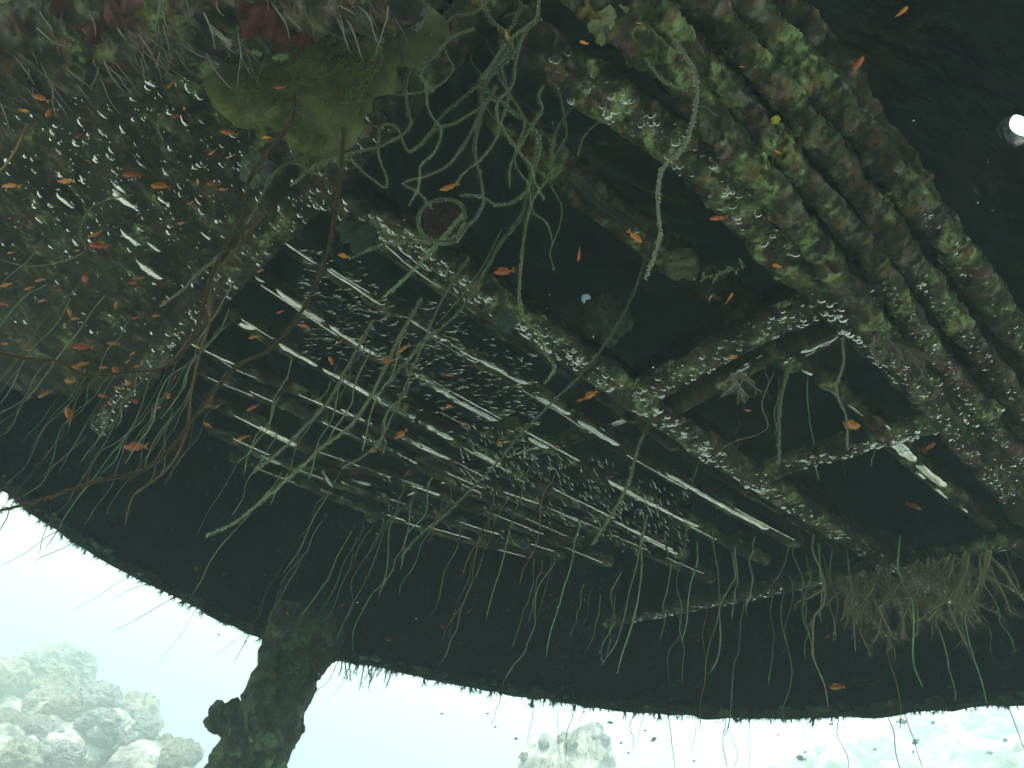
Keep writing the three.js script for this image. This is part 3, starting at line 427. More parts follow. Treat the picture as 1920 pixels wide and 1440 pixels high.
{ // encrusting knobs: small sponges, barnacles and coral lumps over frame, rim and leg
  const g = new THREE.IcosahedronGeometry(1, 2), q = g.attributes.position; for (let i = 0; i < q.count; i++) { const v = V().fromBufferAttribute(q, i), k = 1 + 0.45 * fbm(v.x * 1.7, v.y * 1.7, v.z * 1.7, 3); q.setXYZ(i, v.x * k, v.y * k, v.z * k); } g.deleteAttribute('uv'); g.computeVertexNormals();
  const list = [], M = new THREE.Matrix4(), Q = new THREE.Quaternion(), C = new THREE.Color();
  const on = (mesh, n, s0, s1) => { const p = mesh.geometry.attributes.position, N = mesh.geometry.attributes.normal; for (let i = 0; i < n; i++) { const k = Math.floor(rnd() * p.count), v = V().fromBufferAttribute(p, k), m = V().fromBufferAttribute(N, k); if (m.y > 0.6 || ns(v.x * 4, v.y * 4 + 9, v.z * 4) < -0.12) continue; list.push([v, m, s0 + (s1 - s0) * Math.pow(rnd(), 2.5)]); } };
  hangar.children.forEach((c) => { if (c.name === 'ring_pipe') on(c, 3600, 0.002, 0.0075); if (c.name === 'girder') on(c, 1500, 0.0018, 0.009); if (c.name === 'leg') on(c, 420, 0.01, 0.045); if (c.name === 'overgrown_pipe') on(c, 1400, 0.003, 0.016); if (c.name === 'deck_plate') on(c, 2000, 0.002, 0.008); if (c.name === 'rib') on(c, 260, 0.002, 0.008); });
  for (let i = 0; i < 620; i++) { const a = rr(-Math.PI, 0.5), R = rimR(a) * rr(0.99, 1.012); if (ns(a * 9, 2, 7) < -0.2) continue; list.push([V(C0.x + Math.cos(a) * R, RIMY + rr(0, 0.04), C0.z + Math.sin(a) * R), V(0, -1, 0), rr(0.01, 0.034)]); }
  const im = new THREE.InstancedMesh(g, new THREE.MeshStandardMaterial({ roughness: 0.9 }), list.length);
  list.forEach(([p, d, s], i) => { Q.setFromUnitVectors(V(0, 1, 0), d).multiply(new THREE.Quaternion().setFromAxisAngle(V(0, 1, 0), rnd() * 6.28)); im.setMatrixAt(i, M.compose(p, Q, V(s * rr(0.8, 1.5), s * rr(0.35, 0.8), s))); const t = crust(p, { pale: 0.08, mauve: 0.06 }), k = rr(0.6, 1.1); im.setColorAt(i, C.setRGB(t[0] * k, t[1] * k, t[2] * k)); });
  im.name = 'encrusting_growth'; scene.add(shade(tag(im, 'small sponges and coral knobs crusting the frame, rim and leg', 'growth', null, 'stuff')));
}
// coral knobs on the leg
function knob(px, py, depth, r, label) { const g = thing('knobbly_coral', label, 'coral', far(px, py, depth).toArray()); for (let i = 0; i < 7; i++) { const ig = new THREE.IcosahedronGeometry(r * rr(0.4, 0.75), 7), q = ig.attributes.position, col = [], s = rnd() * 50, rgb = []; for (let k = 0; k < q.count; k++) { const v = V().fromBufferAttribute(q, k), f = 1 + 0.3 * fbm(v.x / r * 2 + s, v.y / r * 2, v.z / r * 2, 3); q.setXYZ(k, v.x * f, v.y * f, v.z * f); crust(v.clone().addScalar(s), { dark: 0.1 }, rgb); col.push(...rgb); } ig.setAttribute('color', new THREE.Float32BufferAttribute(col, 3)); ig.computeVertexNormals(); const m = part('lump', ig, softMat, g); m.position.set(rr(-1, 1) * r * 0.55, rr(-1, 1) * r * 0.55, rr(-0.4, 0.4) * r); } }
{ const d = legTop.clone().setY(2.6).sub(CAM).dot(FWD); knob(425, 1345, d - 0.05, 0.125, 'knobbly coral lump sticking out left of the leg'); knob(566, 1272, d + 0.15, 0.10, 'small coral lump on the right side of the leg'); }

// ---------------------------------------------------------------- whip corals
const GREEN = [0.135, 0.155, 0.095], PALE = [0.23, 0.265, 0.165], BROWN = [0.04, 0.022, 0.008], TAN = [0.17, 0.12, 0.06], DKGREEN = [0.055, 0.085, 0.045];
const polypUnit = (() => { const g = new THREE.ConeGeometry(1, 1, 3, 1, true); g.translate(0, 0.5, 0); g.deleteAttribute('uv'); return g.toNonIndexed(); })();
function whip(pts, r, color, label, group, fringe = 0) {
  r *= fringe ? 0.66 : 0.56; const c = color.map((x) => x * rr(0.75, 1.15) * (fringe ? 0.65 : 1.15)), g = whipGeo(pts, r, { color: c, tip: c.map((x) => x * 1.25), n: fringe ? 7 : 5, seg: fringe ? 0.008 : 0.022 }), d = g.userData; g.userData = {};
  if (!fringe) return solo('whip_coral', g, softMat, label, 'whip coral', group);
  const o = thing('whip_coral', label, 'whip coral', [0, 0, 0], group); part('stem', g, softMat, o);
  const U = polypUnit.attributes.position.array, pos = [], col = [], per = 5, M = new THREE.Matrix4(), Q = new THREE.Quaternion(), v = V(), pc = (fringe > 1 ? [0.17, 0.10, 0.03] : [0.42, 0.47, 0.31]);
  const count = Math.min(3400, Math.round(d.L / 0.0045 * per));
  for (let i = 0; i < count; i++) {
    const t = i / count * d.m, j = Math.min(d.m - 1, Math.floor(t)), a = rnd() * 6.2832, N = V().addScaledVector(d.F.normals[j], Math.cos(a)).addScaledVector(d.F.binormals[j], Math.sin(a)), R = r * (1.05 - 0.5 * t / d.m), p = d.P[j].clone().lerp(d.P[j + 1], t - j).addScaledVector(N, R * 0.8);
    Q.setFromUnitVectors(V(0, 1, 0), N.addScaledVector(d.F.tangents[j], 0.3).normalize()); const s = r * rr(0.7, 1.5); M.compose(p, Q, V(s * 0.22, s, s * 0.22)); const k = rr(0.6, 1.1);
    for (let q = 0; q < U.length; q += 3) { v.set(U[q], U[q + 1], U[q + 2]).applyMatrix4(M); pos.push(v.x, v.y, v.z); col.push(pc[0] * k, pc[1] * k, pc[2] * k); }
  }
  const pg = new THREE.BufferGeometry(); pg.setAttribute('position', new THREE.Float32BufferAttribute(pos, 3)); pg.setAttribute('color', new THREE.Float32BufferAttribute(col, 3)); pg.computeVertexNormals();
  tag(part('polyps', pg, softMat, o), null, null, null, 'stuff'); return o;
}
// whips one can pick out in the photograph: picture points, distance at root and tip
const named = [
  [[[552, 175], [546, 225], [500, 290], [466, 340], [458, 400], [425, 455], [397, 518], [385, 560], [366, 620], [336, 668], [300, 692], [240, 698], [195, 703], [150, 700], [110, 678], [50, 672], [0, 662], [-70, 655]], 1.3, 1.0, 0.0062, BROWN, 'thick brown whip coral sweeping out to the left picture edge', 2],
  [[[645, 240], [632, 380], [615, 470], [590, 540], [540, 620], [500, 660], [450, 682], [400, 735], [360, 790], [320, 842], [270, 880], [235, 893], [200, 897], [120, 922], [50, 945], [-60, 970]], 1.3, 1.05, 0.0066, BROWN, 'thick dark brown whip coral curving down across the left third', 2],
  [[[500, 395], [440, 470], [395, 530], [393, 600], [375, 660], [358, 740], [352, 800], [325, 865], [290, 900], [250, 930], [235, 985]], 1.7, 1.6, 0.0065, TAN, 'tan whip coral behind the two thick brown ones', 2],
  [[[790, 560], [745, 640], [700, 735], [655, 800], [600, 842], [560, 880], [500, 932], [440, 980], [386, 1005]], 2.1, 1.6, 0.0085, PALE, 'long pale green whip coral ending left of centre low down', 1],
  [[[700, 600], [650, 690], [610, 760], [570, 802], [530, 842], [474, 886]], 2.2, 1.8, 0.008, PALE, 'pale green whip coral above the longest pale one', 1],
  [[[1042, 140], [1022, 155], [1010, 182], [1017, 205], [998, 235], [975, 275], [958, 310], [955, 352]], 1.6, 1.5, 0.006, GREEN, 'short green whip coral hooked at the top of the open bay', 1],
  [[[1165, 165], [1140, 180], [1080, 195], [1040, 255], [1028, 330], [1000, 372], [985, 430], [978, 490], [974, 560], [985, 600], [1012, 630], [1024, 665], [1040, 690], [1020, 720]], 1.7, 1.7, 0.0072, GREEN, 'long green whip coral hanging through the middle of the open bay', 1],
  [[[1222, -30], [1260, 70], [1300, 130], [1306, 190], [1280, 280], [1241, 318], [1234, 400], [1238, 440], [1210, 524]], 1.45, 1.35, 0.0085, PALE, 'bright green whip coral hanging in front of the broad girder', 1],
  [[[1158, -30], [1170, 60], [1210, 110], [1242, 150], [1290, 172]], 1.45, 1.45, 0.006, GREEN, 'green whip coral lying over the top end of the broad girder', 1],
  [[[1312, 200], [1328, 203], [1340, 216], [1350, 218]], 1.5, 1.5, 0.005, DKGREEN, 'tiny curled whip on the innermost ring pipe', 0],
  [[[793, -30], [775, 70], [778, 110], [762, 150], [765, 210], [771, 235], [722, 270], [650, 290], [590, 312], [545, 350]], 1.5, 1.6, 0.0066, GREEN, 'knobbly green whip bending left below the soft coral', 1],
  [[[903, -30], [915, 30], [945, 60], [960, 82], [922, 130], [900, 150], [903, 205], [890, 280], [900, 330], [906, 380], [895, 405], [872, 430], [850, 455], [780, 453], [740, 455], [700, 465], [655, 486]], 1.45, 1.65, 0.0066, GREEN, 'long tangled whip ending in a bright horizontal stretch', 1],
  [[[1012, -30], [1005, 35], [970, 62], [940, 95], [905, 150]], 1.4, 1.45, 0.006, GREEN, 'green whip entering the tangle from the top', 1],
  [[[985, -30], [970, 30], [955, 60], [930, 110], [895, 160], [860, 190], [822, 225], [800, 262], [765, 285]], 1.45, 1.55, 0.006, DKGREEN, 'dark whip crossing the tangle down to the left', 1],
  [[[945, 72], [962, 100], [930, 130], [910, 165], [950, 200], [1000, 240], [1012, 270], [1000, 320], [985, 360], [960, 380], [930, 385], [905, 370], [860, 365]], 1.4, 1.5, 0.0066, DKGREEN, 'dark whip making a wide loop right of the tangle', 1],
  [[[930, 160], [895, 225], [872, 268], [840, 310], [800, 330], [755, 345], [785, 360], [812, 392]], 1.5, 1.55, 0.006, GREEN, 'green whip kinked back beside the dark red ball', 1],
  [[[905, 200], [855, 230], [812, 245], [785, 275], [767, 285], [740, 235], [715, 238], [710, 290], [727, 340], [724, 352], [690, 330], [650, 298], [610, 302]], 1.5, 1.6, 0.0056, GREEN, 'thin green whip folded into a kink left of the tangle', 1],
  [[[940, 120], [952, 190], [942, 222], [930, 262], [900, 300], [872, 322], [852, 348]], 1.5, 1.5, 0.0056, GREEN, 'short green whip in the heart of the tangle', 1],
  [[[873, 412], [864, 382], [840, 374], [806, 380], [786, 402], [786, 428], [800, 446], [830, 452], [858, 440], [872, 415]], 1.5, 1.5, 0.0066, DKGREEN, 'whip coiled into a ring round the dark red ball', 1],
  [[[1012, 250], [990, 350], [975, 410], [940, 455], [900, 525], [855, 590], [785, 650], [740, 705], [700, 748]], 1.6, 1.7, 0.0064, DKGREEN, 'long dark whip running down left from the tangle', 1],
  [[[1230, 440], [1205, 500], [1190, 545], [1150, 622], [1100, 690], [1040, 750], [970, 820], [930, 870], [880, 920], [830, 970], [780, 1010], [752, 1046]], 2.1, 1.6, 0.0062, DKGREEN, 'long thin dark whip crossing the centre diagonally', 1],
  [[[1592, 570], [1580, 640], [1582, 680], [1568, 732], [1586, 780], [1589, 845]], 1.95, 1.85, 0.0068, PALE, 'bright pale green whip hanging in the right bay', 1],
  [[[1502, 630], [1476, 700], [1463, 760], [1461, 870]], 2.1, 2.0, 0.0085, GREEN, 'straight green whip hanging in the right bay', 1],
  [[[1560, 655], [1520, 690], [1514, 740], [1520, 800], [1527, 832]], 2.2, 2.1, 0.006, GREEN, 'thin green whip left of the bright pale one in the right bay', 0],
  [[[1450, 700], [1428, 760], [1441, 800], [1420, 815], [1372, 830], [1340, 852]], 2.1, 2.1, 0.005, TAN, 'thin tan whip bent left along the girder', 0],
  [[[1240, 760], [1200, 830], [1180, 900], [1150, 960], [1110, 1022]], 2.6, 2.2, 0.0095, PALE, 'pale green whip hanging below the long girder end', 1],
  [[[1545, 1170], [1500, 1010], [1490, 960], [1470, 1060], [1442, 1105]].slice(1), 3.0, 2.8, 0.01, GREEN, 'green whip hanging past the ends of the lower ribs', 0],
  [[[870, 400], [800, 480], [745, 535], [715, 560]], 1.7, 1.7, 0.0085, PALE, 'fuzzy green whip above the ribs', 1],
  [[[940, 430], [905, 500], [862, 560], [815, 612]], 1.65, 1.65, 0.005, DKGREEN, 'dark thin whip just right of the fuzzy green one', 0],
  [[[880, 480], [830, 560], [795, 640], [770, 700], [735, 780], [700, 840], [640, 880]], 2.0, 1.9, 0.0062, GREEN, 'green whip over the upper ribs', 1],
  [[[300, 180], [318, 165], [310, 210], [296, 238], [305, 262]].slice(1), 1.9, 1.8, 0.006, PALE, 'short pale whip in front of the dark left plate', 1],
  [[[250, 365], [200, 375], [165, 395], [150, 440], [160, 470], [60, 500], [10, 490]], 2.0, 1.9, 0.0055, GREEN, 'green whip bending left across the bubble field', 0],
  [[[600, 330], [545, 305], [510, 330], [485, 380], [462, 420]], 1.6, 1.5, 0.005, GREEN, 'green whip beside the tan one near the grey sponge', 1],
  [[[410, 480], [375, 510], [340, 545], [300, 575]], 1.9, 1.9, 0.007, PALE, 'short pale whip left of the reddish girder', 1],
  [[[50, 235], [30, 280], [0, 320], [-40, 345]], 1.5, 1.4, 0.0075, TAN, 'olive whip curving out at the left edge', 0],
  [[[1420, -20], [1410, 60], [1402, 110], [1392, 140]], 1.5, 1.5, 0.003, TAN, 'thin pale thread hanging before the ring pipes at the top', 0],
];
for (const [L, d0, d1, r, color, label, fr] of named) { const n = L.length - 1; whip(L.map(([x, y], i) => far(x, y, lerp(d0, d1, i / n))), r * 0.9, color, label, 'whip corals hanging from the frame', fr); }
// more strands in the tangle at the top
for (let i = 0; i < 7; i++) {
  const L = [[rr(870, 1040), rr(-40, 60)]]; let a = rr(1.5, 2.4); for (let k = 0; k < 9 + i % 4; k++) { a += rr(-0.9, 0.9) + (1.9 - a) * 0.3; const [x, y] = L[k], st = rr(28, 52); L.push([x + Math.cos(a) * st, y + Math.sin(a) * st]); }
  const d = rr(1.35, 1.6); whip(L.map(([x, y]) => far(x, y, d + rr(-0.02, 0.02))), rr(0.0034, 0.005), i % 3 ? GREEN : DKGREEN, 'thin beaded whip coral in the tangle at the top, ' + nth(i), 'whips of the tangle', 1);
}
// the many others: rooted on the frame or wall, hanging and swept by the current
function hang(px, py, h, len, r, color, label, group, drift = 1) {
  const p = at(px, py, TOP + h), pts = [p], d = DOWN.clone().addScaledVector(DRIFT, drift).normalize(), n = 9, ph = rnd() * 9, wob = rr(0.12, 0.42), side = V(rr(-1, 1), 0, rr(-1, 1)).normalize(), side2 = V(rr(-1, 1), 0, rr(-1, 1)); if (r < 0.0063 && drift > 1) drift *= 0.55;
  for (let i = 1; i <= n; i++) { const q = d.clone().addScaledVector(DRIFT, 0.1 * i * drift).addScaledVector(side, wob * Math.sin(i * 1.15 + ph)).addScaledVector(side2, 0.35 * rr(-1, 1)).normalize(); pts.push(pts[i - 1].clone().addScaledVector(q, len / n)); }
  return whip(pts, r, color, label, group);
}
const fields = [
  [30, 20, 460, 430, 760, 0.02, 0.30, 0.75, 0.0062, 'slender whip coral under the dark left plate', 'whips hanging at the left', -0.35],
  [16, 40, 420, 640, 830, 0.05, 0.35, 0.8, 0.0062, 'slender whip coral low at the left rim', 'whips hanging at the left rim', -0.1],
  [12, 470, 800, 560, 840, 0.03, 0.25, 0.6, 0.006, 'slender whip coral hanging from the thin ribs', 'whips hanging from the ribs', -0.1],
  [30, 520, 1050, 860, 1060, 0.05, 0.35, 0.85, 0.007, 'slender whip coral in the shade below the ribs', 'whips hanging below the ribs', 0.15],
  [26, 1020, 1560, 960, 1120, 0.03, 0.3, 0.8, 0.0075, 'slender whip coral hanging below the diagonal girder', 'whips hanging below the diagonal girder', 0.3],
  [14, 1480, 1900, 1000, 1110, 0.02, 0.25, 0.7, 0.0068, 'slender whip coral hanging near the feathery coral', 'whips near the feathery coral', 0.25],
  [9, 1290, 1760, 640, 880, 0.06, 0.12, 0.3, 0.0045, 'thin whip coral hanging in the right bays', 'whips in the right bays', 0.2],
];
for (const [n, x0, x1, y0, y1, h, l0, l1, r, label, group, drift] of fields) for (let i = 0; i < n; i++) { const t = (i + rnd()) / n; let px = lerp(x0, x1, t), py = rr(y0, y1); hang(px, py, h + rr(0, 0.1), rr(l0, l1), r * rr(0.75, 1.15), rnd() < 0.15 ? TAN : rnd() < 0.55 ? PALE : GREEN, label + ', ' + nth(i), group, drift * rr(0.7, 1.2)); }
// whips trailing from the far rim against the bright water
for (const [px, len, drift] of [[20, 0.5, 2.2], [70, 0.45, 2], [130, 0.55, 1.2], [165, 0.4, 1.6], [270, 0.6, 1.6], [300, 0.4, 2.2], [350, 0.65, 1.8], [385, 0.7, 0.3], [480, 0.45, 1.6], [660, 0.6, 0.8], [690, 0.55, 1.2], [945, 0.42, 0.2], [1010, 0.5, 0.1], [1045, 0.46, -0.4], [1075, 0.6, 0.1], [1100, 0.5, 0.3], [1190, 0.45, 0.1], [1205, 0.4, 0.2], [1250, 0.8, -0.4], [1308, 0.45, 0.1], [1350, 0.7, 0.1], [1378, 0.75, 0.1], [1405, 0.7, 0.1], [1490, 0.3, -0.9], [1560, 0.5, -0.3], [1648, 0.6, 0.1], [1690, 0.5, -0.3], [1880, 0.5, -0.3]]) {
  let y = 1340; for (let i = 0; i < RIM.length - 1; i++) { } const q = [[0, 905], [200, 1045], [490, 1190], [700, 1242], [960, 1297], [1200, 1328], [1400, 1340], [1650, 1332], [1920, 1311]]; for (let i = 0; i < 8; i++) if (px >= q[i][0] && px <= q[i + 1][0]) y = lerp(q[i][1], q[i + 1][1], (px - q[i][0]) / (q[i + 1][0] - q[i][0]));
  hang(px, y - 18, 0.03, len * 0.8, rr(0.0035, 0.0062), DKGREEN.map((c) => c * 0.8), px < 520 ? 'thin dark whip trailing from the rim left of the leg' : px < 720 ? 'thin dark whip trailing from the rim right of the leg' : 'thin dark whip trailing from the far rim against bright water', px < 520 ? 'rim whips left of the leg' : px < 720 ? 'rim whips right of the leg' : 'rim whips against the bright water', drift);
}

// ---------------------------------------------------------------- fish
function fishGeo(bend, slim, colors, fins = true) {
  const [back, side, belly, fin] = colors, m = 16, n = 8, pos = [], col = [], idx = [], prof = [[0, 0.012], [0.04, 0.06], [0.12, 0.115], [0.25, 0.158], [0.38, 0.165], [0.55, 0.13], [0.7, 0.075], [0.8, 0.045], [0.86, 0.042]];
  const hAt = (x) => { let i = 0; while (i < prof.length - 2 && prof[i + 1][0] < x) i++; return lerp(prof[i][1], prof[i + 1][1], clamp((x - prof[i][0]) / (prof[i + 1][0] - prof[i][0]), 0, 1)) * slim; };
  const curve = (x) => bend * x * x;                                       // sideways bend grows to the tail
  for (let i = 0; i <= m; i++) for (let k = 0; k < n; k++) { const x = i / m * 0.86, h = hAt(x), a = k / n * 6.2832, y = Math.cos(a) * h, z = Math.sin(a) * h * 0.52 * (1 - 0.55 * x) / 0.8; pos.push(0.5 - x, y, z + curve(x)); const t = y / (h + 1e-6), c = t > 0 ? side.map((s, j) => lerp(s, back[j], t)) : side.map((s, j) => lerp(s, belly[j], -t)); col.push(...c); if (i < m) { const A = i * n + k, B = i * n + (k + 1) % n; idx.push(A, B, A + n, B, B + n, A + n); } }
  const tri = (...P) => { const s = pos.length / 3; P.forEach(([x, y, dz = 0]) => { pos.push(0.5 - x, y * slim, curve(x) + dz); col.push(...fin); }); for (let i = 1; i < P.length - 1; i++) idx.push(s, s + i, s + i + 1); };
  tri([0.84, 0.04], [0.9, 0.1], [1.04, 0.2], [0.94, 0.03]); tri([0.84, -0.04], [0.94, -0.03], [1.04, -0.19], [0.9, -0.1]); tri([0.84, 0.04], [0.94, 0.03], [0.94, -0.03], [0.84, -0.04]);
  if (fins) { tri([0.26, 0.15], [0.28, 0.235], [0.42, 0.225], [0.62, 0.19], [0.74, 0.12], [0.7, 0.06]); tri([0.52, -0.12], [0.6, -0.21], [0.72, -0.1], [0.68, -0.06]); tri([0.28, -0.14], [0.36, -0.26], [0.42, -0.15]); tri([0.27, -0.02, 0.06], [0.42, -0.05, 0.13], [0.4, -0.12, 0.11]); tri([0.27, -0.02, -0.06], [0.42, -0.05, -0.13], [0.4, -0.12, -0.11]); }
  return geoFrom(pos, idx, col);
}
const ANTH = [[0.46, 0.10, 0.03], [0.52, 0.15, 0.035], [0.58, 0.27, 0.08], [0.58, 0.26, 0.05]], REDDISH = [[0.36, 0.06, 0.03], [0.44, 0.085, 0.04], [0.44, 0.15, 0.08], [0.44, 0.15, 0.05]], DARKF = [[0.03, 0.03, 0.05], [0.05, 0.05, 0.08], [0.06, 0.06, 0.09], [0.04, 0.04, 0.06]], SILV = [[0.22, 0.27, 0.25], [0.52, 0.58, 0.56], [0.62, 0.66, 0.64], [0.35, 0.4, 0.38]];
const anthias = [fishGeo(0, 1, ANTH), fishGeo(0.16, 1, ANTH), fishGeo(-0.2, 0.92, ANTH), fishGeo(0.06, 1, REDDISH), fishGeo(-0.12, 0.95, REDDISH)], dark = [fishGeo(0, 1.15, DARKF), fishGeo(0.1, 1, DARKF)], silver = [fishGeo(0.02, 0.55, SILV, false), fishGeo(-0.06, 0.6, SILV, false)];
const eyeGeo = new THREE.SphereGeometry(0.028, 8, 6), eyeMat = new THREE.MeshStandardMaterial({ color: 0x0a0a14, roughness: 0.2 });
function swim(geo, name, p, len, angle, yaw, label, category, group, eyes) {
  const a = angle * Math.PI / 180, X = V().addScaledVector(RGT, Math.cos(a) * Math.cos(yaw)).addScaledVector(UPV, Math.sin(a) * Math.cos(yaw)).addScaledVector(FWD, Math.sin(yaw)).normalize(), Y = V(0.26, 0.95, 0.2).addScaledVector(X, -V(0.26, 0.95, 0.2).dot(X)).normalize(), Z = V().crossVectors(X, Y);
  const M = new THREE.Matrix4().makeBasis(X, Y, Z); let o;
  if (eyes) { o = thing(name, label, category, [0, 0, 0], group); part('body', geo, fishMat, o); for (const s of [-1, 1]) part('eye', eyeGeo, eyeMat, o).position.set(0.41, 0.025, 0.052 * s); } else o = solo(name, geo, fishMat, label, category, group);
  o.position.copy(p); o.quaternion.setFromRotationMatrix(M); o.scale.setScalar(len); return o;
}
const roof = (x, y) => y < 850 ? 0.88 * at(x, y, TOP - 0.03).sub(CAM).dot(FWD) : 9;      // swim below the frame
// orange fish that can be picked out: picture point, length in pixels, heading (degrees, anticlockwise from the right)
const single = [
  [177, 165, 38, 185, 'orange fish under the hydroid fringe at the upper left'], [248, 327, 50, 172, 'large orange fish beside the brightest air pools'], [300, 347, 44, 176, 'orange fish just right of the large one by the air pools'], [187, 462, 46, 165, 'orange fish at the left with another right above it'], [180, 440, 28, 200, 'smaller orange fish right above another at the left'], [430, 249, 32, 172, 'orange fish below the green soft coral'], [400, 344, 30, 175, 'orange fish left of the grey green sponge'],
  [1190, 445, 36, -40, 'orange fish with spread tail near the bright whip in the open bay'], [1087, 476, 30, 258, 'thin orange fish pointing down in the open bay'], [843, 353, 40, 190, 'yellow orange fish at the coral tangle'], [950, 65, 20, 280, 'tiny orange fish at the top of the tangle'], [1690, 26, 46, 52, 'orange fish in the dark upper right corner, the higher one'], [1608, 120, 46, 50, 'curved orange fish in the dark upper right, the lower one'],
  [945, 510, 42, 186, 'yellow tailed orange fish on the long diagonal girder'], [757, 655, 32, 205, 'orange fish among the glassy fish over the ribs'], [1108, 740, 32, 210, 'red orange fish where the cross rib meets the girder'], [1595, 798, 46, 2, 'red orange fish facing right across the bright pale whip'], [1742, 838, 26, 40, 'red fish beside the bright air strip at the right'], [255, 838, 46, 178, 'large orange fish above the lower brown whip'], [135, 715, 40, 165, 'orange fish just under the upper brown whip'], [128, 776, 32, 100, 'orange fish pointing up left of the brown whips'], [85, 738, 32, 205, 'orange fish left of the one under the brown whip'], [455, 820, 30, 205, 'orange fish right of the lower brown whip'], [475, 765, 28, 200, 'orange fish between brown whip and ribs'], [752, 815, 30, 210, 'orange fish on the double bright rib'], [773, 885, 26, 205, 'orange fish below the double bright rib'], [672, 885, 30, 190, 'red orange fish low among the ribs'], [625, 883, 26, 176, 'red orange fish left of another low among the ribs'], [1715, 948, 30, -30, 'orange fish below the bright air strip at the right'], [1570, 1288, 30, 190, 'orange fish near the rim under the feathery coral'], [1367, 560, 26, 60, 'slim orange fish by the corner of the open bay'], [155, 650, 36, 180, 'orange fish above the upper brown whip'], [1458, 498, 24, 180, 'orange fish at the pale green tuft'], [1348, 410, 34, 178, 'orange fish lying along the edge of the broad girder'],
];
single.forEach(([x, y, px, ang, label], i) => { const L = rr(0.075, 0.095), d = Math.min(roof(x, y), clamp(L * FOCAL / px, 1.1, 4)); swim(anthias[(i * 3 + (x > 1500 ? 3 : 0)) % 5], 'orange_fish', far(x, y, d), px * d / FOCAL, ang, rr(-0.45, 0.45), label, 'fish', 'orange fish', px > 34); });
const crowd = [[320, 158, 28], [75, 182, 34], [45, 207, 18], [90, 212, 22], [148, 255, 20], [125, 340, 34], [20, 347, 40], [370, 342, 20], [418, 355, 20], [330, 218, 25], [345, 203, 15], [500, 257, 20], [400, 286, 22], [430, 293, 24], [165, 302, 20], [95, 385, 20], [260, 400, 15], [360, 380, 18], [340, 418, 20], [20, 410, 25], [145, 470, 15], [20, 473, 20], [525, 165, 25], [75, 525, 30], [160, 525, 30], [55, 540, 20], [80, 563, 20], [12, 535, 25], [5, 570, 20], [60, 593, 15], [130, 585, 22], [140, 597, 20], [120, 610, 22], [162, 610, 20], [255, 597, 25], [292, 592, 18], [218, 573, 18], [10, 645, 25], [50, 645, 15], [335, 625, 25], [250, 662, 20], [155, 682, 25], [195, 690, 25], [215, 693, 30], [330, 705, 16], [220, 728, 20], [205, 755, 14], [295, 765, 16], [390, 762, 16], [408, 762, 20], [395, 745, 20], [390, 797, 18], [465, 873, 18], [525, 585, 18], [570, 612, 22], [475, 632, 22], [620, 675, 20], [640, 640, 18], [540, 710, 12], [490, 508, 22], [645, 480, 24], [843, 703, 20], [843, 762, 18], [728, 676, 24], [1090, 750, 20], [870, 795, 16], [700, 845, 18], [937, 830, 18], [1045, 838, 16], [1110, 893, 12], [1095, 80, 24], [1198, 43, 15], [757, 412, 14], [1392, 125, 15], [1417, 125, 15], [1458, 285, 18], [1332, 560, 18], [1372, 670, 25], [1815, 902, 15], [1403, 770, 16], [1387, 905, 16], [1155, 1022, 20], [1135, 1055, 18], [1162, 1100, 16], [1410, 985, 16], [1390, 1000, 18], [1710, 1030, 18], [1865, 1005, 20], [1395, 1080, 14], [1515, 1095, 14], [1730, 1095, 16], [1770, 1130, 16], [1820, 1135, 18], [1850, 1205, 18], [1830, 1215, 22], [1765, 1200, 14], [1595, 1165, 16], [1730, 1160, 14], [1470, 1290, 16], [1330, 1190, 14], [1290, 1195, 14], [1310, 1200, 16]];
const zone = (x, y) => x < 560 ? (y < 500 ? ['small orange fish over the dark plate at the upper left', 'orange fish swarm at the upper left'] : ['small orange fish in the swarm by the brown whips', 'orange fish swarm at the left']) : y > 950 ? ['small orange fish in the shade along the far wall', 'orange fish along the far wall'] : x < 1280 ? ['small orange fish around the ribs and diagonal girder', 'orange fish around the ribs'] : ['small orange fish about the ring pipes and right bays', 'orange fish at the right'];
crowd.forEach(([x, y, px], i) => { const L = rr(0.06, 0.085), d = Math.min(roof(x, y) * rr(0.75, 1), clamp(L * FOCAL / px, 1.4, y > 950 ? 5 : 4.2)), [label, group] = zone(x, y); swim(anthias[i % 5], 'orange_fish', far(x, y, d), rr(0.7, 1) * px * d / FOCAL, rnd() < 0.7 ? rr(160, 215) : rr(0, 360), rr(-0.7, 0.7), label, 'fish', group); });
for (let i = 0; i < 62; i++) { const left = i < 16, x = left ? rr(0, 330) : rr(330, 1900), lo = x < 500 ? 1080 : x < 960 ? 1210 : 1290, y = left ? rr(480, 760) : rr(1040, lo), px = left ? rr(12, 24) : rr(7, 14), d = left ? Math.min(rr(2.0, 3.0), roof(x, y)) : rr(3.6, 4.8), [label, group] = zone(x, y); swim(anthias[i % 5], 'orange_fish', far(x, y, d), px * d / FOCAL, rnd() < 0.7 ? rr(150, 215) : rr(-40, 40), rr(-0.7, 0.7), label, 'fish', group); }
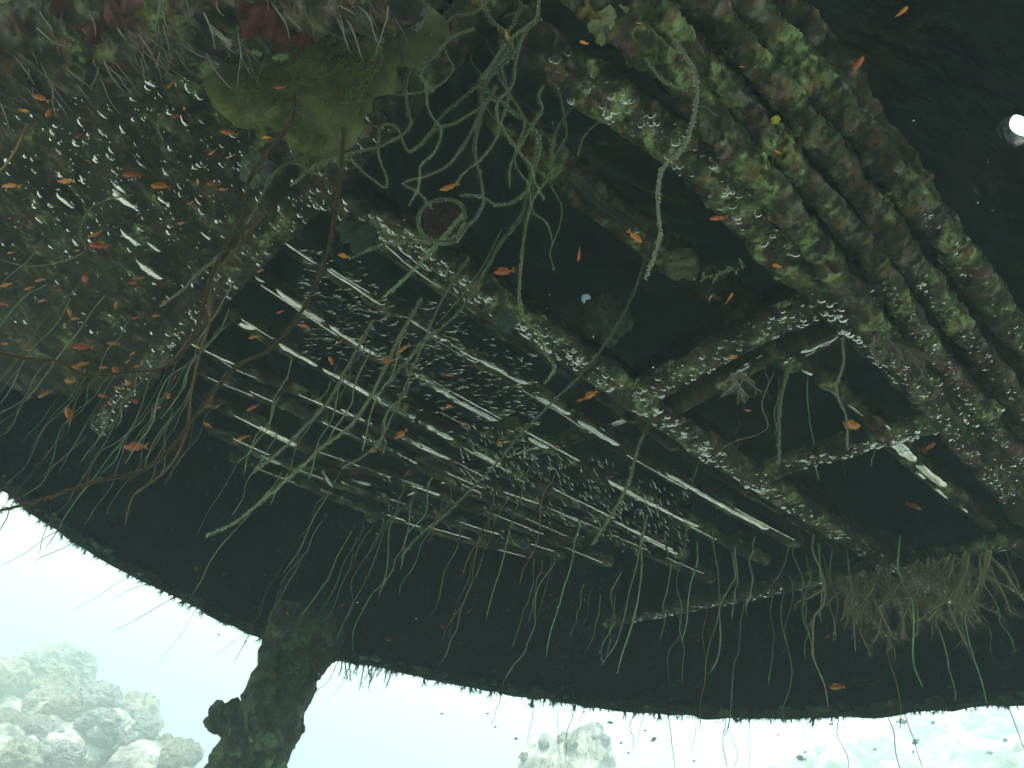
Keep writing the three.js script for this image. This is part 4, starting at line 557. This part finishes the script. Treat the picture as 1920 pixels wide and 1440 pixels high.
{ // those of one swarm are told apart by their order across the picture
  const swarm = {}; scene.children.forEach((o) => { if (/^orange_fish/.test(o.name) && o.userData.group !== 'orange fish') (swarm[o.userData.group] ??= []).push(o); });
  const across = (o) => { const d = o.position.clone().sub(CAM); return d.dot(RGT) / d.dot(FWD); };
  for (const k in swarm) swarm[k].sort((a, b) => across(a) - across(b)).forEach((o, i) => { o.userData.label += ', ' + nth(i); });
}
// silvery slender fish
[[507, 862, 42, -25, 'pale slender fish low at the left of the ribs'], [614, 898, 36, -62, 'pale slender fish below the ribs, nose down'], [678, 905, 36, -15, 'faint pale slender fish below the red orange pair'], [690, 912, 0]].forEach(([x, y, px, a, label], i) => { if (px) swim(silver[i % 2], 'slender_fish', far(x, y, 2.6), px * 2.6 / FOCAL, a, 0.1, label, 'fish', 'pale slender fish'); });
// dark fish outside, beyond the rim
const outs = [[996, 1322, 16], [1145, 1355, 14], [1225, 1387, 15], [1225, 1318, 16], [1690, 1353, 22], [1718, 1391, 24], [1502, 1422, 20], [1886, 1388, 18], [1855, 1412, 14], [1558, 1358, 12], [1510, 1410, 8], [1460, 1378, 8], [1640, 1405, 8], [1345, 1353, 8], [1165, 1393, 9], [1302, 1427, 8], [1178, 1412, 8], [914, 1338, 9], [828, 1338, 8], [928, 1363, 8], [968, 1385, 9], [900, 1300, 7], [410, 1190, 8], [460, 1203, 8], [1095, 1335, 7], [1210, 1370, 8], [1750, 1355, 12], [1712, 1410, 10]];
outs.forEach(([x, y, px], i) => swim(dark[i % 2], 'dark_fish', far(x, y, 5.6 + (i % 5) * 0.25), px * (5.6 + (i % 5) * 0.25) / FOCAL, rnd() < 0.6 ? rr(165, 195) : rr(-20, 40), rr(-0.5, 0.5), px > 19 ? ['large dark fish outside below the feathery coral, the higher one', 'large dark fish outside below the feathery coral, the lower one', 'dark fish outside low between the pale reef heads'][i - 4] || 'dark fish outside the rim' : x < 1000 ? 'small dark fish in bright water near the leg' : 'small dark fish in bright water beyond the far rim', 'fish', px > 19 ? 'large dark fish outside' : x < 1000 ? 'dark fish near the leg' : 'dark fish beyond the rim'));
// glassy fry between the ribs
{
  const pos = [], idx = [], prof = [[0, 0.02], [0.12, 0.085], [0.3, 0.1], [0.55, 0.06], [0.8, 0.025], [0.9, 0.03], [1, 0.075]]; prof.forEach(([x, h], i) => { for (let k = 0; k < 5; k++) { const a = k / 5 * 6.2832 + 0.3; pos.push(0.5 - x, Math.cos(a) * h, Math.sin(a) * h * (x > 0.85 ? 0.15 : 0.6)); if (i < 6) { const A = i * 5 + k, B = i * 5 + (k + 1) % 5; idx.push(A, B, A + 5, B, B + 5, A + 5); } } });
  const g = geoFrom(pos, idx), list = [];
  const areas = [[560, 1010, 470, 860, 900, 16, 0.62], [860, 1290, 800, 1040, 760, 70, 0.55], [700, 1250, 900, 1040, 180, 60, 0.4]];
  for (const [x0, x1, y0, y1, n, ang, sl] of areas) for (let i = 0; i < n; i++) { const t = rnd(), x = lerp(x0, x1, t), yc = lerp(y0, y1, t), y = clamp(yc * 0.55 + rr(y0, y1) * 0.45 + rr(-40, 40), y0, y1); list.push({ p: at(x, y, TOP + rr(-0.12, 0.35)), len: rr(0.016, 0.030), a: (-ang * 0.4 + rr(-22, 22)) + (ang > 50 ? -30 : 8), g: ang > 50 ? 1 : 0 }); }
  const z = (f) => f.p.clone().sub(CAM).dot(FWD); list.sort((a, b) => b.len / z(b) - a.len / z(a));
  const M = new THREE.Matrix4(), Q = new THREE.Quaternion();
  const pose = (f) => { const a = f.a * Math.PI / 180, yaw = rr(-0.5, 0.5), X = V().addScaledVector(RGT, Math.cos(a) * Math.cos(yaw)).addScaledVector(UPV, Math.sin(a) * Math.cos(yaw)).addScaledVector(FWD, Math.sin(yaw)).normalize(), Y = V(0.1, 0.9, 0.1).addScaledVector(X, -V(0.1, 0.9, 0.1).dot(X)).normalize(), Z = V().crossVectors(X, Y); return [f.p, Q.setFromRotationMatrix(M.makeBasis(X, Y, Z)).clone(), V(f.len, f.len, f.len)]; };
  list.slice(0, 300).forEach((f) => { const [p, q, s] = pose(f), m = solo('glassy_fish', g, silverMat, f.g ? 'tiny silvery fish in the school below the diagonal girder' : 'tiny silvery fish in the school over the upper ribs', 'fish', f.g ? 'silvery school below the girder' : 'silvery school over the ribs'); m.position.copy(p); m.quaternion.copy(q); m.scale.copy(s); });
  const rest = list.slice(300), im = new THREE.InstancedMesh(g, silverMat, rest.length); rest.forEach((f, i) => { const [p, q, s] = pose(f); im.setMatrixAt(i, new THREE.Matrix4().compose(p, q, s)); }); im.name = 'fish_school'; scene.add(shade(tag(im, 'rest of the tiny silvery fish school among the ribs', 'fish school', null, 'stuff')));
}
// specks drifting in the water
{
  const g = new THREE.IcosahedronGeometry(1, 0), n = 260, im = new THREE.InstancedMesh(g, new THREE.MeshStandardMaterial({ color: new THREE.Color(0.6, 0.62, 0.55), roughness: 1 }), n), M = new THREE.Matrix4();
  for (let i = 0; i < n; i++) { const d = rr(0.7, 3), s = rr(0.0006, 0.0016) * (0.4 + d * 0.35); im.setMatrixAt(i, M.compose(far(rr(0, 1920), rr(0, 1300), d), new THREE.Quaternion(), V(s, s, s))); } im.name = 'drifting_specks'; scene.add(shade(tag(im, 'tiny pale specks drifting in the water', 'particles', null, 'stuff')));
}

// ---------------------------------------------------------------- reef beyond the rim
const reefMat = new THREE.MeshStandardMaterial({ vertexColors: true, roughness: 1, map: paleCol, bumpMap: grainBump, bumpScale: 0.04, side: THREE.DoubleSide });
const headShapes = [0, 1, 2, 3].map((s) => { const g = new THREE.IcosahedronGeometry(1, 14), q = g.attributes.position, col = [], uv = []; for (let i = 0; i < q.count; i++) { const v = V().fromBufferAttribute(q, i), k = 1 + 0.3 * fbm(v.x * 1.5 + s * 9, v.y * 1.5, v.z * 1.5, 3) + 0.1 * Math.abs(ns(v.x * 7 + s, v.y * 7, v.z * 7)) + 0.05 * ns(v.x * 16, v.y * 16, v.z * 16 + s); q.setXYZ(i, v.x * k, v.y * k, v.z * k); const c = 0.8 + 0.5 * fbm(v.x * 5 + s * 3, v.y * 5, v.z * 5, 3); const T = [[0.74, 0.68, 0.56], [0.70, 0.64, 0.68], [0.76, 0.70, 0.54], [0.66, 0.66, 0.65]][s]; col.push(T[0] * c, T[1] * c, T[2] * c); uv.push(Math.atan2(v.z, v.x) / Math.PI * 2, v.y * 1.5); } g.setAttribute('color', new THREE.Float32BufferAttribute(col, 3)); g.setAttribute('uv', new THREE.Float32BufferAttribute(uv, 2)); g.computeVertexNormals(); return g; });
function reef(px, py, depth, halfPx, label, heads = 26, slope = 1.5) {
  const top = far(px, py, depth), r0 = halfPx / FOCAL * depth, H = top.y, g = thing('coral_reef', label, 'reef', [top.x, 0, top.z], 'coral reef outside the rim'), m = 60, n = 48, pos = [], col = [], idx = [], uv = [], s = px * 0.01;
  for (let i = 0; i <= m; i++) for (let k = 0; k <= n; k++) {
    const t = i / m, a = (k % n) / n * 6.2832, y0 = H * (1 - t * t * 0.999), R = r0 * (Math.sqrt(clamp(t * t / 0.1, 0, 1)) * 0.9 + slope * t * t), f = fbm(Math.cos(a) * R * 1.6 + s, y0 * 1.6, Math.sin(a) * R * 1.6, 4), x = Math.cos(a) * R * (1 + 0.35 * f), z = Math.sin(a) * R * (1 + 0.35 * f), y = y0 + 0.18 * r0 * f * (1 - t);
    pos.push(x, y, z); const c = 0.85 + 0.6 * fbm(x * 3 + s, y * 3, z * 3, 3); col.push(0.70 * c, 0.66 * c, 0.60 * c); uv.push(a / 6.2832 * 6, y * 0.9);
    if (i < m && k < n) { const A = i * (n + 1) + k, B = A + n + 1; idx.push(A, A + 1, B, B, A + 1, B + 1); }
  }
  part('rock', geoFrom(pos, idx, col, uv), reefMat, g);
  for (let i = 0; i < heads; i++) { const t = Math.pow(rnd(), 0.7) * 0.62, k = Math.floor(rnd() * n), j = (Math.round(t * m) * (n + 1) + k) * 3, h = part('coral_head', headShapes[i % 4], reefMat, g), sz = r0 * rr(0.12, 0.34); h.position.set(pos[j], pos[j + 1], pos[j + 2]); h.scale.set(sz, sz * rr(0.7, 1), sz); h.rotation.y = rnd() * 6; }
}
reef(110, 1278, 12, 140, 'hazy pale reef hill at the lower left, farthest back', 40); reef(205, 1335, 10, 112, 'knobbly reef mound at the lower left with dark hollow', 44); reef(45, 1362, 8.8, 110, 'bright reef mound at the left bottom corner', 44); reef(330, 1395, 9.2, 70, 'low reef mound left of the leg', 30);
reef(1020, 1378, 9, 42, 'left head of the twin coral pinnacle under the rim', 12, 2.2); reef(1108, 1356, 9.2, 46, 'right higher head of the twin coral pinnacle under the rim', 14, 2.2);
reef(1490, 1425, 13, 55, 'small round pale reef head at the lower right', 14); reef(1570, 1405, 13, 62, 'rounded pale reef head right of the small one', 14); reef(1720, 1384, 14, 120, 'broad hazy reef slope at the lower right', 40); reef(1880, 1350, 12, 90, 'hazy reef mound at the right picture edge', 30); reef(1915, 1405, 9.5, 40, 'dark rough coral at the lower right corner', 20);

renderer.render(scene, camera);
